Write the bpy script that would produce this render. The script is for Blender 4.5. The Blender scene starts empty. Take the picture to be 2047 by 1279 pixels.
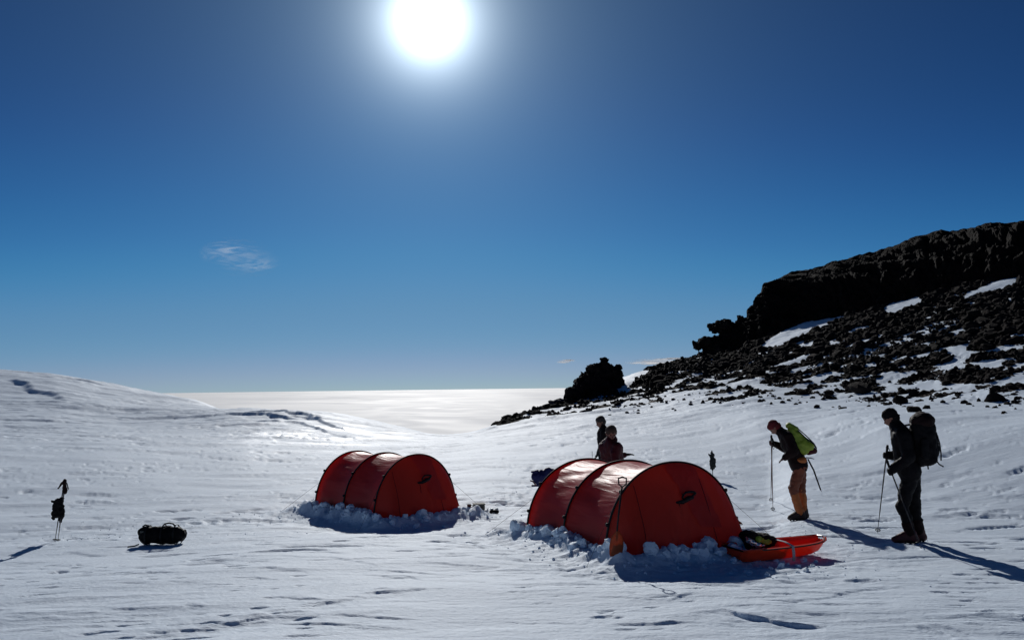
import bpy, bmesh, math, random
import numpy as np
from mathutils import Vector, Matrix, noise as mnoise

random.seed(7)
rng = np.random.default_rng(11)
scene = bpy.context.scene
COL = scene.collection
R = math.radians

# ------------------------------------------------------------------ camera
F = 1606.0; CX = 1023.5; CY = 639.5
CAM = Vector((0.0, 0.0, 2.08))
PITCH = math.atan(136.0 / F); ROLL = 0.0125
FWD = Vector((0, math.cos(PITCH), math.sin(PITCH)))
UP0 = Vector((0, -math.sin(PITCH), math.cos(PITCH)))
RT = Vector((1, 0, 0)) * math.cos(ROLL) - UP0 * math.sin(ROLL)
UP = UP0 * math.cos(ROLL) + Vector((1, 0, 0)) * math.sin(ROLL)

def ray(px, py):
    return (FWD + RT * ((px - CX) / F) + UP * ((CY - py) / F)).normalized()

def proj(x, y, z):
    dx, dy, dz = x - CAM.x, y - CAM.y, z - CAM.z
    w = dx * FWD.x + dy * FWD.y + dz * FWD.z
    w = np.maximum(w, 1e-3)
    return (CX + F * (dx * RT.x + dy * RT.y + dz * RT.z) / w,
            CY - F * (dx * UP.x + dy * UP.y + dz * UP.z) / w)

cd = bpy.data.cameras.new('camera')
cam = bpy.data.objects.new('camera', cd); COL.objects.link(cam)
m3 = Matrix((RT, UP, -FWD)).transposed()
cam.matrix_world = Matrix.Translation(CAM) @ m3.to_4x4()
cd.sensor_width = 36.0; cd.lens = 36.0 * F / 2047.0
cd.clip_start = 0.05; cd.clip_end = 400000.0
scene.camera = cam

# ------------------------------------------------------------------ noise
def _hash(ix, iy, seed):
    h = (ix.astype(np.int64) * 374761393 + iy.astype(np.int64) * 668265263 + seed * 1442695041) & 0xFFFFFFFF
    h = ((h ^ (h >> 13)) * 1274126177) & 0xFFFFFFFF
    h = ((h ^ (h >> 16)) * 2246822519) & 0xFFFFFFFF
    return ((h ^ (h >> 15)) & 0xFFFFFF) / float(0x1000000)

def perlin(x, y, seed=0):
    x = np.asarray(x, float); y = np.asarray(y, float)
    ix = np.floor(x); iy = np.floor(y); fx = x - ix; fy = y - iy
    u = fx * fx * fx * (fx * (fx * 6 - 15) + 10); v = fy * fy * fy * (fy * (fy * 6 - 15) + 10)
    def g(ox, oy):
        a = _hash(ix + ox, iy + oy, seed) * 2 * np.pi
        return np.cos(a) * (fx - ox) + np.sin(a) * (fy - oy)
    a = g(0, 0) * (1 - u) + g(1, 0) * u
    b = g(0, 1) * (1 - u) + g(1, 1) * u
    return (a * (1 - v) + b * v) * 1.4

def fbm(x, y, seed=0, oct=4, gain=.5, lac=2.03):
    s = 0; a = 1.0; t = 0
    for i in range(oct):
        s = s + a * perlin(x, y, seed + i * 17); t += a
        a *= gain; x = x * lac + 3.1; y = y * lac + 1.7
    return s / t

def sst(a, b, x):
    t = np.clip((x - a) / (b - a), 0, 1); return t * t * (3 - 2 * t)

# ------------------------------------------------------------------ terrain
def pchip(xs, ys, x):
    xs = np.array(xs, float); ys = np.array(ys, float)
    h = np.diff(xs); dl = np.diff(ys) / h
    m = np.zeros(len(xs)); m[0] = dl[0]; m[-1] = dl[-1]
    for i in range(1, len(xs) - 1):
        if dl[i - 1] * dl[i] > 0:
            w1 = 2 * h[i] + h[i - 1]; w2 = h[i] + 2 * h[i - 1]
            m[i] = (w1 + w2) / (w1 / dl[i - 1] + w2 / dl[i])
    k = np.clip(np.searchsorted(xs, x) - 1, 0, len(xs) - 2)
    t = np.clip((x - xs[k]) / h[k], 0, 1)
    return ((1 + 2 * t) * (1 - t) ** 2 * ys[k] + t * (1 - t) ** 2 * h[k] * m[k]
            + t * t * (3 - 2 * t) * ys[k + 1] + t * t * (t - 1) * h[k] * m[k + 1])

def az_of(px): r = ray(px, 785); return math.atan2(r.x, r.y)
def z_of(px, py, d):
    r = ray(px, py); return CAM.z + d * r.z / math.hypot(r.x, r.y)

NEAR = [(0, .38), (5, .24), (10.8, .0), (14, -.20), (17.5, -.28)]
NEARR = [(0, .38), (5, .24), (10, .03), (12.5, -.06), (14.8, -.12)]
# column px: (near list, [(py, distance) ...], has_cliff)
COLS = [
    (-900, NEAR, [(890, 30), (800, 60), (700, 110)], 0),
    (-350, NEAR, [(900, 30), (820, 60), (725, 112)], 0),
    (0,   NEAR, [(905, 31), (832, 62), (739, 112)], 0),
    (100, NEAR, [(905, 31), (836, 60), (747, 108)], 0),
    (200, NEAR, [(903, 31), (842, 58), (764, 104)], 0),
    (293, NEAR, [(900, 32), (846, 56), (783, 98)], 0),
    (390, NEAR, [(897, 33), (848, 52), (801, 88)], 0),
    (480, NEAR, [(895, 33), (852, 48), (818, 66)], 0),
    (560, NEAR, [(893, 34), (850, 48), (821, 60)], 0),
    (640, NEAR, [(890, 35), (858, 46), (829, 57)], 0),
    (735, NEAR, [(888, 36), (868, 44), (844, 55)], 0),
    (810, NEAR, [(886, 37), (860, 52)], 0),
    (890, NEAR, [(884, 37), (872, 46)], 0),
    (940, NEAR, [(882, 36), (867, 48)], 0),
    (985, NEAR, [(878, 36), (853, 50)], 0),
    (1075, NEAR, [(870, 36), (838, 47), (822, 54)], 0),
    (1130, NEAR, [(864, 36), (830, 48), (803, 59)], 0),
    (1200, NEAR, [(858, 36), (817, 50), (772, 70)], 0),
    (1270, NEAR, [(853, 36), (820, 47), (746, 74)], 0),
    (1390, NEAR, [(845, 35), (806, 45), (716, 80)], 0),
    (1480, NEAR, [(840, 33), (800, 43), (700, 72), (690, 84)], 1),
    (1520, NEAR, [(838, 32), (799, 42), (684, 70), (672, 80)], 1),
    (1600, NEARR, [(835, 31), (801, 40), (665, 67), (640, 76)], 1),
    (1700, NEARR, [(828, 29), (802, 38), (640, 65), (625, 73)], 1),
    (1800, NEARR, [(832, 26), (806, 35), (618, 64), (600, 71)], 1),
    (2047, NEARR, [(850, 22), (803, 31), (590, 58), (548, 68)], 1),
    (2500, NEARR, [(840, 21), (790, 29), (560, 52), (520, 62)], 1),
    (3400, NEARR, [(830, 20), (770, 29), (520, 52), (480, 62)], 1),
]
DG = np.concatenate([np.linspace(0, 20, 81), np.linspace(20.4, 130, 275), np.geomspace(132, 700, 60)])
AZC = np.array([az_of(c[0]) for c in COLS])
ZT = []
for px, near, pts, cliff in COLS:
    P = list(near) + [(d, z_of(px, py, d)) for py, d in pts]
    dc, zc = P[-1]
    if cliff:
        P += [(dc + 14, zc + 3.0), (dc + 60, zc + 5.0), (300, -10), (520, -170), (700, -180)]
    else:
        P += [(dc * 1.12, zc - .25), (dc * 1.5, zc - 3.5), (230, -40), (480, -170), (700, -180)]
    ZT.append(pchip([p[0] for p in P], [p[1] for p in P], DG))
ZT = np.array(ZT)
AZG = np.linspace(AZC[0], AZC[-1], 700)
ZG = np.empty((700, len(DG)))
for j in range(len(DG)):
    ZG[:, j] = pchip(AZC, ZT[:, j], AZG)

def G0(x, y):
    x = np.asarray(x, float); y = np.asarray(y, float)
    d = np.hypot(x, y); a = np.arctan2(x, y)
    a = np.clip(a, AZG[0], AZG[-1] - 1e-6)
    fa = (a - AZG[0]) / (AZG[1] - AZG[0]); ia = np.clip(fa.astype(int), 0, 698); fa = fa - ia
    dd = np.clip(d, 0, 699); k = np.clip(np.searchsorted(DG, dd, side='right') - 1, 0, len(DG) - 2)
    fd = (dd - DG[k]) / (DG[k + 1] - DG[k])
    z = (ZG[ia, k] * (1 - fa) + ZG[ia + 1, k] * fa) * (1 - fd) + (ZG[ia, k + 1] * (1 - fa) + ZG[ia + 1, k + 1] * fa) * fd
    return z

def hit(px, py, fn=None, dmax=140):
    """ground point that a sight line through the photograph meets"""
    fn = fn or G0
    r = ray(px, py); h = math.hypot(r.x, r.y)
    d = np.arange(3.0, dmax, .01)
    x = r.x / h * d; y = r.y / h * d; z = CAM.z + r.z / h * d
    g = fn(x, y)
    i = np.argmax(z <= g) if np.any(z <= g) else len(d) - 1
    return float(x[i]), float(y[i])

# tents: origin at the middle of the front hoop, local +y towards the rear
TENTS = {
    'big':   dict(o=(2.03, 10.42), rot=R(24.5), W=2.0, H=1.09, sp=1.12, ef=.50, er=.55),
    'small': dict(o=(-1.77, 14.75), rot=R(41.0), W=1.76, H=1.12, sp=1.08, ef=.48, er=.50),
}
def tent_local(t, x, y):
    dx = x - t['o'][0]; dy = y - t['o'][1]; c, s = math.cos(t['rot']), math.sin(t['rot'])
    return dx * c + dy * s, -dx * s + dy * c
def tent_world(t, u, v):
    c, s = math.cos(t['rot']), math.sin(t['rot'])
    return t['o'][0] + u * c - v * s, t['o'][1] + u * s + v * c
def tent_dist(t, x, y):
    u, v = tent_local(t, x, y); L = 2 * t['sp']
    du = np.maximum(np.abs(u) - t['W'] / 2, 0)
    dv = np.maximum(np.maximum(-t['ef'] * .9 - v, v - L - t['er'] * .9), 0)
    return np.hypot(du, dv)

# wind-cut scarps: (pixel polyline, height, width across, fade length)
SCARPS = [
    ([(1440, 1219), (1490, 1232), (1560, 1244), (1650, 1253)], .075, .03, .45),
    ([(880, 1066), (930, 1062), (985, 1068)], .05, .05, .35),
    ([(870, 1078), (930, 1085), (1010, 1098)], .045, .05, .5),
    ([(520, 1103), (620, 1104), (700, 1107)], .03, .06, .5),
    ([(720, 1148), (800, 1150), (850, 1158)], .035, .06, .4),
    ([(560, 1112), (680, 1118), (760, 1133)], .022, .06, .4),
    ([(1685, 1163), (1750, 1160)], .05, .04, .3),
    ([(1330, 1200), (1390, 1187)], .03, .03, .25),
    ([(1560, 1212), (1660, 1195), (1740, 1180), (1820, 1170)], .03, .04, .4),
    ([(130, 1105), (220, 1108)], .04, .08, .4),
    ([(1500, 1167), (1640, 1160), (1700, 1150)], .02, .04, .3),
    ([(0, 757), (55, 771), (90, 790), (130, 806)], .70, .8, 9.),
    ([(60, 750), (150, 756), (215, 772)], .35, .5, 4.),
    ([(380, 834), (450, 829), (520, 827), (570, 833), (600, 838)], .36, .18, 1.4),
    ([(430, 848), (510, 843), (560, 846)], .28, .16, 1.4),
    ([(490, 825), (560, 826), (610, 832), (640, 845)], .34, .16, 1.2),
    ([(580, 832), (620, 838), (650, 850), (700, 866)], .30, .22, 1.5),
    ([(560, 845), (600, 848), (640, 862), (720, 882)], .22, .22, 1.5),
    ([(760, 868), (830, 872), (890, 874)], .18, .3, 1.4),
]
_r = random.Random(5)
_ln = [(330, 1270), (400, 1257), (480, 1243), (560, 1229), (640, 1209), (690, 1199), (760, 1187), (830, 1178)]
for i in range(17):
    t = i / 16 * (len(_ln) - 1); k = min(int(t), len(_ln) - 2); f = t - k
    px = _ln[k][0] * (1 - f) + _ln[k + 1][0] * f; py = _ln[k][1] * (1 - f) + _ln[k + 1][1] * f
    w_ = _r.uniform(40, 85); dy = _r.uniform(-5, 3)
    SCARPS.append(([(px - w_, py + 4 - dy), (px, py), (px + w_, py - 3 + dy)], _r.uniform(.010, .034), _r.uniform(.02, .05), _r.uniform(.15, .4)))
for i in range(240):
    py = 905 + 360 * _r.random() ** 1.2; px = _r.uniform(-20, 2060); w_ = _r.uniform(14, 70) * (py / 1050) ** 2
    sl = _r.uniform(-.05, .08); k = _r.uniform(.5, 1.0) ** 1.5
    SCARPS.append(([(px - w_, py - w_ * sl), (px, py + _r.uniform(-1.5, 1.5)), (px + w_, py + w_ * sl)], .030 * k * (1.0 if py > 1040 else 2.6), .025 if py > 1050 else .05, .25 if py > 1000 else .5))
SC = []
for poly, hh, ww, ff in SCARPS:
    pts = []
    for i in range(len(poly) - 1):
        for t in (0, .5):
            pts.append(hit(poly[i][0] * (1 - t) + poly[i + 1][0] * t, poly[i][1] * (1 - t) + poly[i + 1][1] * t))
    pts.append(hit(*poly[-1])); SC.append((np.array(pts), hh, ww, ff))

PRINTS = []
def trail(p, q, n, jit=.12):
    (x0, y0), (x1, y1) = hit(*p), hit(*q)
    a = math.atan2(y1 - y0, x1 - x0)
    for i in range(n):
        t = i / max(1, n - 1); s = .11 * (-1) ** i
        PRINTS.append((x0 + (x1 - x0) * t - s * math.sin(a) + random.gauss(0, jit * .4),
                       y0 + (y1 - y0) * t + s * math.cos(a) + random.gauss(0, jit * .4), a + random.gauss(0, .2), random.uniform(.010, .028)))
trail((1640, 1040), (1990, 1020), 12); trail((1830, 1095), (1500, 1040), 14); trail((920, 1030), (1050, 985), 12)
trail((1060, 980), (1010, 925), 9); trail((560, 1045), (350, 1040), 14)
trail((340, 1085), (120, 1075), 9); trail((1010, 1040), (700, 1060), 12); trail((1860, 1255), (1885, 1262), 2)
trail((1330, 1160), (1600, 1130), 10); trail((1300, 935), (1290, 900), 8)

def G(x, y, detail=True):
    x = np.asarray(x, float); y = np.asarray(y, float); shp = x.shape
    x = x.ravel(); y = y.ravel()
    z = G0(x, y)
    d = np.hypot(x, y)
    near = 1 - sst(45, 110, d)
    wx = x * math.cos(.10) + y * math.sin(.10); wy = -x * math.sin(.10) + y * math.cos(.10)
    # broad swells
    z = z + .075 * fbm(wx / 4.6, wy / 2.0, 3, 3) * sst(3, 8, d)
    z = z + sst(30, 60, d) * (.28 + .20 * sst(5, -5, x) * sst(110, 70, d)) * fbm(wx / 14, wy / 9, 33, 4)
    warp = fbm(wx / 1.6, wy / 1.0, 21, 3)
    # sastrugi: stepped, drawn out along the wind
    n = fbm(wx / 2.6 + .3 * warp, wy / .55 + .5 * warp, 5, 4)
    mask = sst(-.02, .36, fbm(wx / 4.0, wy / 2.2, 9, 3))
    k = n * 5.0; fr = k - np.floor(k)
    step = (np.floor(k) + sst(.70, 1.0, fr)) / 5.0
    z = z + near * (.030 * mask * step + .014 * n)
    n2 = fbm(wx / .85, wy / .16, 8, 3)
    z = z + near * .015 * (n2 + 1.4 * np.maximum(n2 - .12, 0)) * (.10 + .90 * mask * sst(-.2, .35, fbm(x / 2.3, y / 1.1, 88, 3)))
    # small flecks and pits left by the wind
    n3 = fbm(wx / .42, wy / .11, 14, 2)
    z = z - near * .030 * sst(.30, .55, n3) * sst(-.15, .30, fbm(x / 3.3, y / 2.5, 51, 2))
    n5 = fbm(wx / 1.1, wy / .34, 15, 3)
    z = z - sst(9, 13, d) * near * .065 * sst(.20, .42, n5) * sst(-.15, .3, fbm(x / 5.3, y / 4.5, 52, 2))
    z = z + .0035 * fbm(x / .06, y / .05, 77, 2) * (1 - sst(12, 18, d))
    # larger-scale wind forms on the far slopes
    far = sst(26, 40, d)
    n4 = fbm(wx / 7.5 + warp * .5, wy / 2.4, 61, 4)
    z = z + far * .14 * (n4 + .9 * np.maximum(n4 - .1, 0)) * (1 - .5 * sst(90, 160, d))
    for pts, hh, ww, ff in SC:
        lo = pts.min(0) - ff * 2.6; hi = pts.max(0) + ff * 2.6
        m = np.nonzero((x > lo[0]) & (x < hi[0]) & (y > lo[1]) & (y < hi[1]))[0]
        if len(m) == 0: continue
        X = x[m]; Y = y[m]; best = np.full(len(m), 1e9); sd = np.zeros(len(m)); tt = np.zeros(len(m)); N = len(pts) - 1
        wob = 1.7 * ww * fbm(X / (ww * 8), Y / (ww * 8), 71, 4)
        for i in range(N):
            a, b = pts[i], pts[i + 1]; ab = b - a; l2 = ab @ ab + 1e-9
            t = np.clip(((X - a[0]) * ab[0] + (Y - a[1]) * ab[1]) / l2, 0, 1)
            dx = X - a[0] - t * ab[0]; dy = Y - a[1] - t * ab[1]; q = np.hypot(dx, dy)
            u = q < best
            # positive on the side away from the camera
            s = np.sign(ab[0] * dy - ab[1] * dx) if ab[0] > 0 else np.sign(-ab[0] * dy + ab[1] * dx)
            best = np.where(u, q, best); sd = np.where(u, s * q, sd); tt = np.where(u, (i + t) / N, tt)
        sd = sd + wob
        prof = sst(-ww * .5, ww * .5, sd) - .5
        prof = prof * np.exp(-(np.abs(sd) / ff) ** 1.5)
        z[m] += hh * .62 * prof * np.clip(4 * tt * (1 - tt), 0, 1) ** .6 * (.80 + (.9 if ww < .5 else .25) * fbm(X / (ww * 9), Y / (ww * 6), 5, 3))
    # trodden and shovelled snow round the tents
    for key, t in TENTS.items():
        m = np.nonzero(np.hypot(x - t['o'][0], y - t['o'][1]) < 6)[0]
        X = x[m]; Y = y[m]; q = tent_dist(t, X, Y)
        amp = .13 if key == 'big' else .16
        bank = amp * np.exp(-((q - .08) / .19) ** 2) * (.30 + 1.5 * np.clip(fbm(X / .38, Y / .38, 31, 4) + .35, 0, 1.4)) * (q > 0)
        uu_, vv_ = tent_local(t, X, Y); bank *= 1 - .6 * sst(0, t['W'] / 2, uu_) * sst(-.3, .2, vv_)
        bank += amp * .5 * (q <= 0)
        tr = np.exp(-(q / .9) ** 2)
        z[m] += bank + tr * .05 * fbm(X / .22, Y / .18, 41, 4) * (q > 0)
        z[m] -= .05 * np.exp(-((q - .75) / .4) ** 2)
    for (ax, ay, rx, ry, am) in TRAMPLE:
        q = ((x - ax) / rx) ** 2 + ((y - ay) / ry) ** 2
        m = np.nonzero(q < 6)[0]
        z[m] += .6 * am * np.exp(-q[m]) * fbm(x[m] / .30, y[m] / .22, 47, 4)
    for (ax, ay, an, dp) in PRINTS:
        m = np.nonzero((np.abs(x - ax) < .4) & (np.abs(y - ay) < .4))[0]
        if len(m) == 0: continue
        u = (x[m] - ax) * math.cos(an) + (y[m] - ay) * math.sin(an); v = -(x[m] - ax) * math.sin(an) + (y[m] - ay) * math.cos(an)
        q = np.sqrt((u / .17) ** 2 + (v / .075) ** 2)
        z[m] += -dp * (1 - sst(.7, 1.15, q)) + dp * .15 * np.exp(-((q - 1.35) / .25) ** 2)
    return z.reshape(shp)

TRAMPLE = []
for (px, py, rx, ry, am) in [(1560, 1125, 1.2, .8, .05), (1480, 1150, .9, .5, .05), (1640, 1100, 1.4, .9, .035), (1450, 960, 1.6, 1.6, .022),
                             (1560, 1060, 1.2, .9, .03), (950, 1000, 1.0, 1.0, .06), (1040, 985, 1.2, 1.6, .05), (560, 1030, 1.4, .7, .035),
                             (700, 1062, 1.8, .5, .03), (300, 1050, 1.6, .8, .025), (150, 1075, .8, .4, .03), (1830, 1090, .8, .5, .03)]:
    x_, y_ = hit(px, py); TRAMPLE.append((x_, y_, rx, ry, am))

def gz(x, y): return float(G(np.array([x]), np.array([y]))[0])

# ------------------------------------------------------------------ rock cover of the hill, in view columns
LOW = ([900, 985, 1075, 1200, 1270, 1350, 1440, 1500, 1600, 1700, 1800, 1850, 1950, 2047, 2500],
       [860, 853, 840, 816, 820, 802, 808, 798, 802, 802, 812, 800, 806, 815, 830])
TOPL = ([985, 1075, 1130, 1270, 1390, 1500, 1530, 1600, 1700, 1770, 1840, 1920, 2047, 2500],
        [850, 818, 795, 742, 714, 690, 686, 664, 642, 632, 612, 602, 560, 520])
def in_poly(px, py, poly):
    c = np.zeros(px.shape, bool); j = len(poly) - 1
    for i in range(len(poly)):
        xi, yi = poly[i]; xj, yj = poly[j]
        cr = ((yi > py) != (yj > py)) & (px < (xj - xi) * (py - yi) / (yj - yi + 1e-9) + xi)
        c ^= cr; j = i
    return c
SNOWP = [[(1225, 740), (1285, 735), (1300, 742), (1240, 785), (1228, 775)],
         [(1520, 690), (1560, 664), (1640, 632), (1705, 632), (1620, 664), (1560, 690), (1530, 694)],
         [(1760, 628), (1775, 606), (1830, 590), (1850, 604), (1790, 630)],
         [(1915, 600), (1930, 590), (1990, 560), (2030, 545), (2036, 572), (1960, 592)]]
def cover(x, y, z):
    px, py = proj(x, y, z)
    lo = np.interp(px, *LOW); up = np.interp(px, *TOPL)
    wob = 9 * fbm(x / 2.2, y / 4.0, 91, 3)
    t = (lo - py + wob) / np.maximum(lo - up, 1)
    m = sst(-.02, .10, t) * (py > up - 6 - 30 * sst(1480, 1520, px)) * (y > 12) * sst(978, 1000, px)
    n = fbm(x / 3.0, y / 5.5, 101, 4)
    thr = .05 - .32 * sst(.05, .90, t) - .04 * sst(1150, 1500, px)
    n = .22 * n + 1.05 * fbm(x / 1.7 + y / 9, y / 1.9, 103, 3)
    m = m * sst(thr - .03, thr + .12, n)
    n2 = fbm(x / 9.0, y / 5.0, 131, 2)
    m = m * (1 - .45 * sst(.18, .42, n2) * (1 - sst(.75, 1, t)))
    for p in SNOWP: m = np.where(in_poly(px, py, p), 0, m)
    return m

# ------------------------------------------------------------------ materials
def new_mat(name):
    m = bpy.data.materials.new(name); m.use_nodes = True
    nt = m.node_tree; b = nt.nodes['Principled BSDF']; return m, nt, b

def mat(name, col, rough=.7, var=.15, scale=30, bump=.0, bscale=60, metal=0., spec=.5, sheen=0.):
    m, nt, b = new_mat(name)
    N = nt.nodes.new; L = nt.links.new
    tc = N('ShaderNodeTexCoord'); nz = N('ShaderNodeTexNoise'); nz.inputs['Scale'].default_value = scale; nz.inputs['Detail'].default_value = 5
    L(tc.outputs['Object'], nz.inputs['Vector'])
    mx = N('ShaderNodeMix'); mx.data_type = 'RGBA'
    mx.inputs[6].default_value = (*[c * (1 - var) for c in col], 1); mx.inputs[7].default_value = (*[min(1, c * (1 + var)) for c in col], 1)
    L(nz.outputs['Fac'], mx.inputs[0]); L(mx.outputs[2], b.inputs['Base Color'])
    b.inputs['Roughness'].default_value = rough; b.inputs['Metallic'].default_value = metal
    b.inputs['Specular IOR Level'].default_value = spec
    if sheen: b.inputs['Sheen Weight'].default_value = sheen
    if bump:
        n2 = N('ShaderNodeTexNoise'); n2.inputs['Scale'].default_value = bscale; n2.inputs['Detail'].default_value = 4
        L(tc.outputs['Object'], n2.inputs['Vector'])
        bp = N('ShaderNodeBump'); bp.inputs['Strength'].default_value = 1; bp.inputs['Distance'].default_value = bump
        L(n2.outputs['Fac'], bp.inputs['Height']); L(bp.outputs['Normal'], b.inputs['Normal'])
    return m

def rock_nodes(nt, tc_out, scale=1.0):
    N = nt.nodes.new; L = nt.links.new
    n = N('ShaderNodeTexNoise'); n.inputs['Scale'].default_value = 1.6 * scale; n.inputs['Detail'].default_value = 8; n.inputs['Roughness'].default_value = .65
    L(tc_out, n.inputs['Vector'])
    cr = N('ShaderNodeValToRGB'); L(n.outputs['Fac'], cr.inputs['Fac'])
    e = cr.color_ramp.elements
    e[0].position = .30; e[0].color = (.007, .006, .006, 1); e[1].position = .74; e[1].color = (.042, .027, .021, 1)
    k = cr.color_ramp.elements.new(.52); k.color = (.016, .012, .011, 1)
    return cr.outputs['Color']

def snow_material():
    m, nt, b = new_mat('snow')
    N = nt.nodes.new; L = nt.links.new
    geo = N('ShaderNodeNewGeometry')
    at = N('ShaderNodeAttribute'); at.attribute_name = 'rock'
    mp = N('ShaderNodeMapping'); mp.inputs['Scale'].default_value = (1, 3.2, 1); mp.inputs['Rotation'].default_value = (0, 0, .1)
    L(geo.outputs['Position'], mp.inputs['Vector'])
    n1 = N('ShaderNodeTexNoise'); n1.inputs['Scale'].default_value = 1.1; n1.inputs['Detail'].default_value = 6
    L(mp.outputs['Vector'], n1.inputs['Vector'])
    mx = N('ShaderNodeMix'); mx.data_type = 'RGBA'
    mx.inputs[6].default_value = (.675, .785, .90, 1); mx.inputs[7].default_value = (.745, .84, .945, 1)
    L(n1.outputs['Fac'], mx.inputs[0])
    rc = rock_nodes(nt, geo.outputs['Position'], 1.0)
    # rock gravel shows between the stones
    n3 = N('ShaderNodeTexNoise'); n3.inputs['Scale'].default_value = 1.9; n3.inputs['Detail'].default_value = 6; n3.inputs['Roughness'].default_value = .7
    mp3 = N('ShaderNodeMapping'); mp3.inputs['Scale'].default_value = (1, .6, 1); L(geo.outputs['Position'], mp3.inputs['Vector']); L(mp3.outputs['Vector'], n3.inputs['Vector'])
    ad = N('ShaderNodeMath'); ad.operation = 'ADD'; L(at.outputs['Fac'], ad.inputs[0]); L(n3.outputs['Fac'], ad.inputs[1])
    mr = N('ShaderNodeMapRange'); mr.inputs['From Min'].default_value = 1.10; mr.inputs['From Max'].default_value = 1.16
    L(ad.outputs[0], mr.inputs['Value'])
    mc = N('ShaderNodeMix'); mc.data_type = 'RGBA'; L(mr.outputs['Result'], mc.inputs[0]); L(mx.outputs[2], mc.inputs[6]); L(rc, mc.inputs[7])
    L(mc.outputs[2], b.inputs['Base Color'])
    rr = N('ShaderNodeMapRange'); rr.inputs['To Min'].default_value = .66; rr.inputs['To Max'].default_value = .9; L(mr.outputs['Result'], rr.inputs['Value'])
    ac_ = N('ShaderNodeAttribute'); ac_.attribute_name = 'crust'
    rm_ = N('ShaderNodeMix'); rm_.data_type = 'FLOAT'; L(ac_.outputs['Fac'], rm_.inputs[0]); L(rr.outputs['Result'], rm_.inputs[2]); rm_.inputs[3].default_value = .40
    L(rm_.outputs[0], b.inputs['Roughness'])
    b.inputs['Specular IOR Level'].default_value = .10
    # crystals
    nb = N('ShaderNodeTexNoise'); nb.inputs['Scale'].default_value = 34; nb.inputs['Detail'].default_value = 3
    L(mp.outputs['Vector'], nb.inputs['Vector'])
    bp = N('ShaderNodeBump'); bp.inputs['Distance'].default_value = .008; bp.inputs['Strength'].default_value = .9; L(nb.outputs['Fac'], bp.inputs['Height'])
    mp2 = N('ShaderNodeMapping'); mp2.inputs['Scale'].default_value = (1, 4, 1); L(geo.outputs['Position'], mp2.inputs['Vector'])
    nb2 = N('ShaderNodeTexNoise'); nb2.inputs['Scale'].default_value = 2.2; nb2.inputs['Detail'].default_value = 8; nb2.inputs['Roughness'].default_value = .62
    L(mp2.outputs['Vector'], nb2.inputs['Vector'])
    bp2 = N('ShaderNodeBump'); bp2.inputs['Distance'].default_value = .05; bp2.inputs['Strength'].default_value = .35; L(nb2.outputs['Fac'], bp2.inputs['Height'])
    L(bp.outputs['Normal'], bp2.inputs['Normal']); L(bp2.outputs['Normal'], b.inputs['Normal'])
    return m
M = {}
M['snow'] = snow_material()

def rock_material(name, scale=1.0, tint=(1, 1, 1)):
    m, nt, b = new_mat(name); N = nt.nodes.new; L = nt.links.new
    geo = N('ShaderNodeNewGeometry')
    rc = rock_nodes(nt, geo.outputs['Position'], scale)
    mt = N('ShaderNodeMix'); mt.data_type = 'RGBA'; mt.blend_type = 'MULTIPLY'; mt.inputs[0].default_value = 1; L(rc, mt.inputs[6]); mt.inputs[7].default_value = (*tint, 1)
    L(mt.outputs[2], b.inputs['Base Color'])
    b.inputs['Roughness'].default_value = .95; b.inputs['Specular IOR Level'].default_value = .08
    n = N('ShaderNodeTexNoise'); n.inputs['Scale'].default_value = 3.5 * scale; n.inputs['Detail'].default_value = 9; n.inputs['Roughness'].default_value = .7
    L(geo.outputs['Position'], n.inputs['Vector'])
    bp = N('ShaderNodeBump'); bp.inputs['Distance'].default_value = .25 / scale; bp.inputs['Strength'].default_value = .9; L(n.outputs['Fac'], bp.inputs['Height'])
    L(bp.outputs['Normal'], b.inputs['Normal'])
    return m
M['rock'] = rock_material('volcanic_rock', 1.0)
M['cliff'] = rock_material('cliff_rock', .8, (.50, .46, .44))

def clod_material():
    m, nt, b = new_mat('packed_snow'); N = nt.nodes.new; L = nt.links.new
    geo = N('ShaderNodeNewGeometry')
    n = N('ShaderNodeTexNoise'); n.inputs['Scale'].default_value = 14; n.inputs['Detail'].default_value = 7; L(geo.outputs['Position'], n.inputs['Vector'])
    bp = N('ShaderNodeBump'); bp.inputs['Distance'].default_value = .03; bp.inputs['Strength'].default_value = .8; L(n.outputs['Fac'], bp.inputs['Height'])
    L(bp.outputs['Normal'], b.inputs['Normal'])
    b.inputs['Base Color'].default_value = (.70, .81, .92, 1); b.inputs['Roughness'].default_value = .7; b.inputs['Specular IOR Level'].default_value = .1
    b.inputs['Subsurface Weight'].default_value = .0
    return m
M['clod'] = clod_material()

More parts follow.
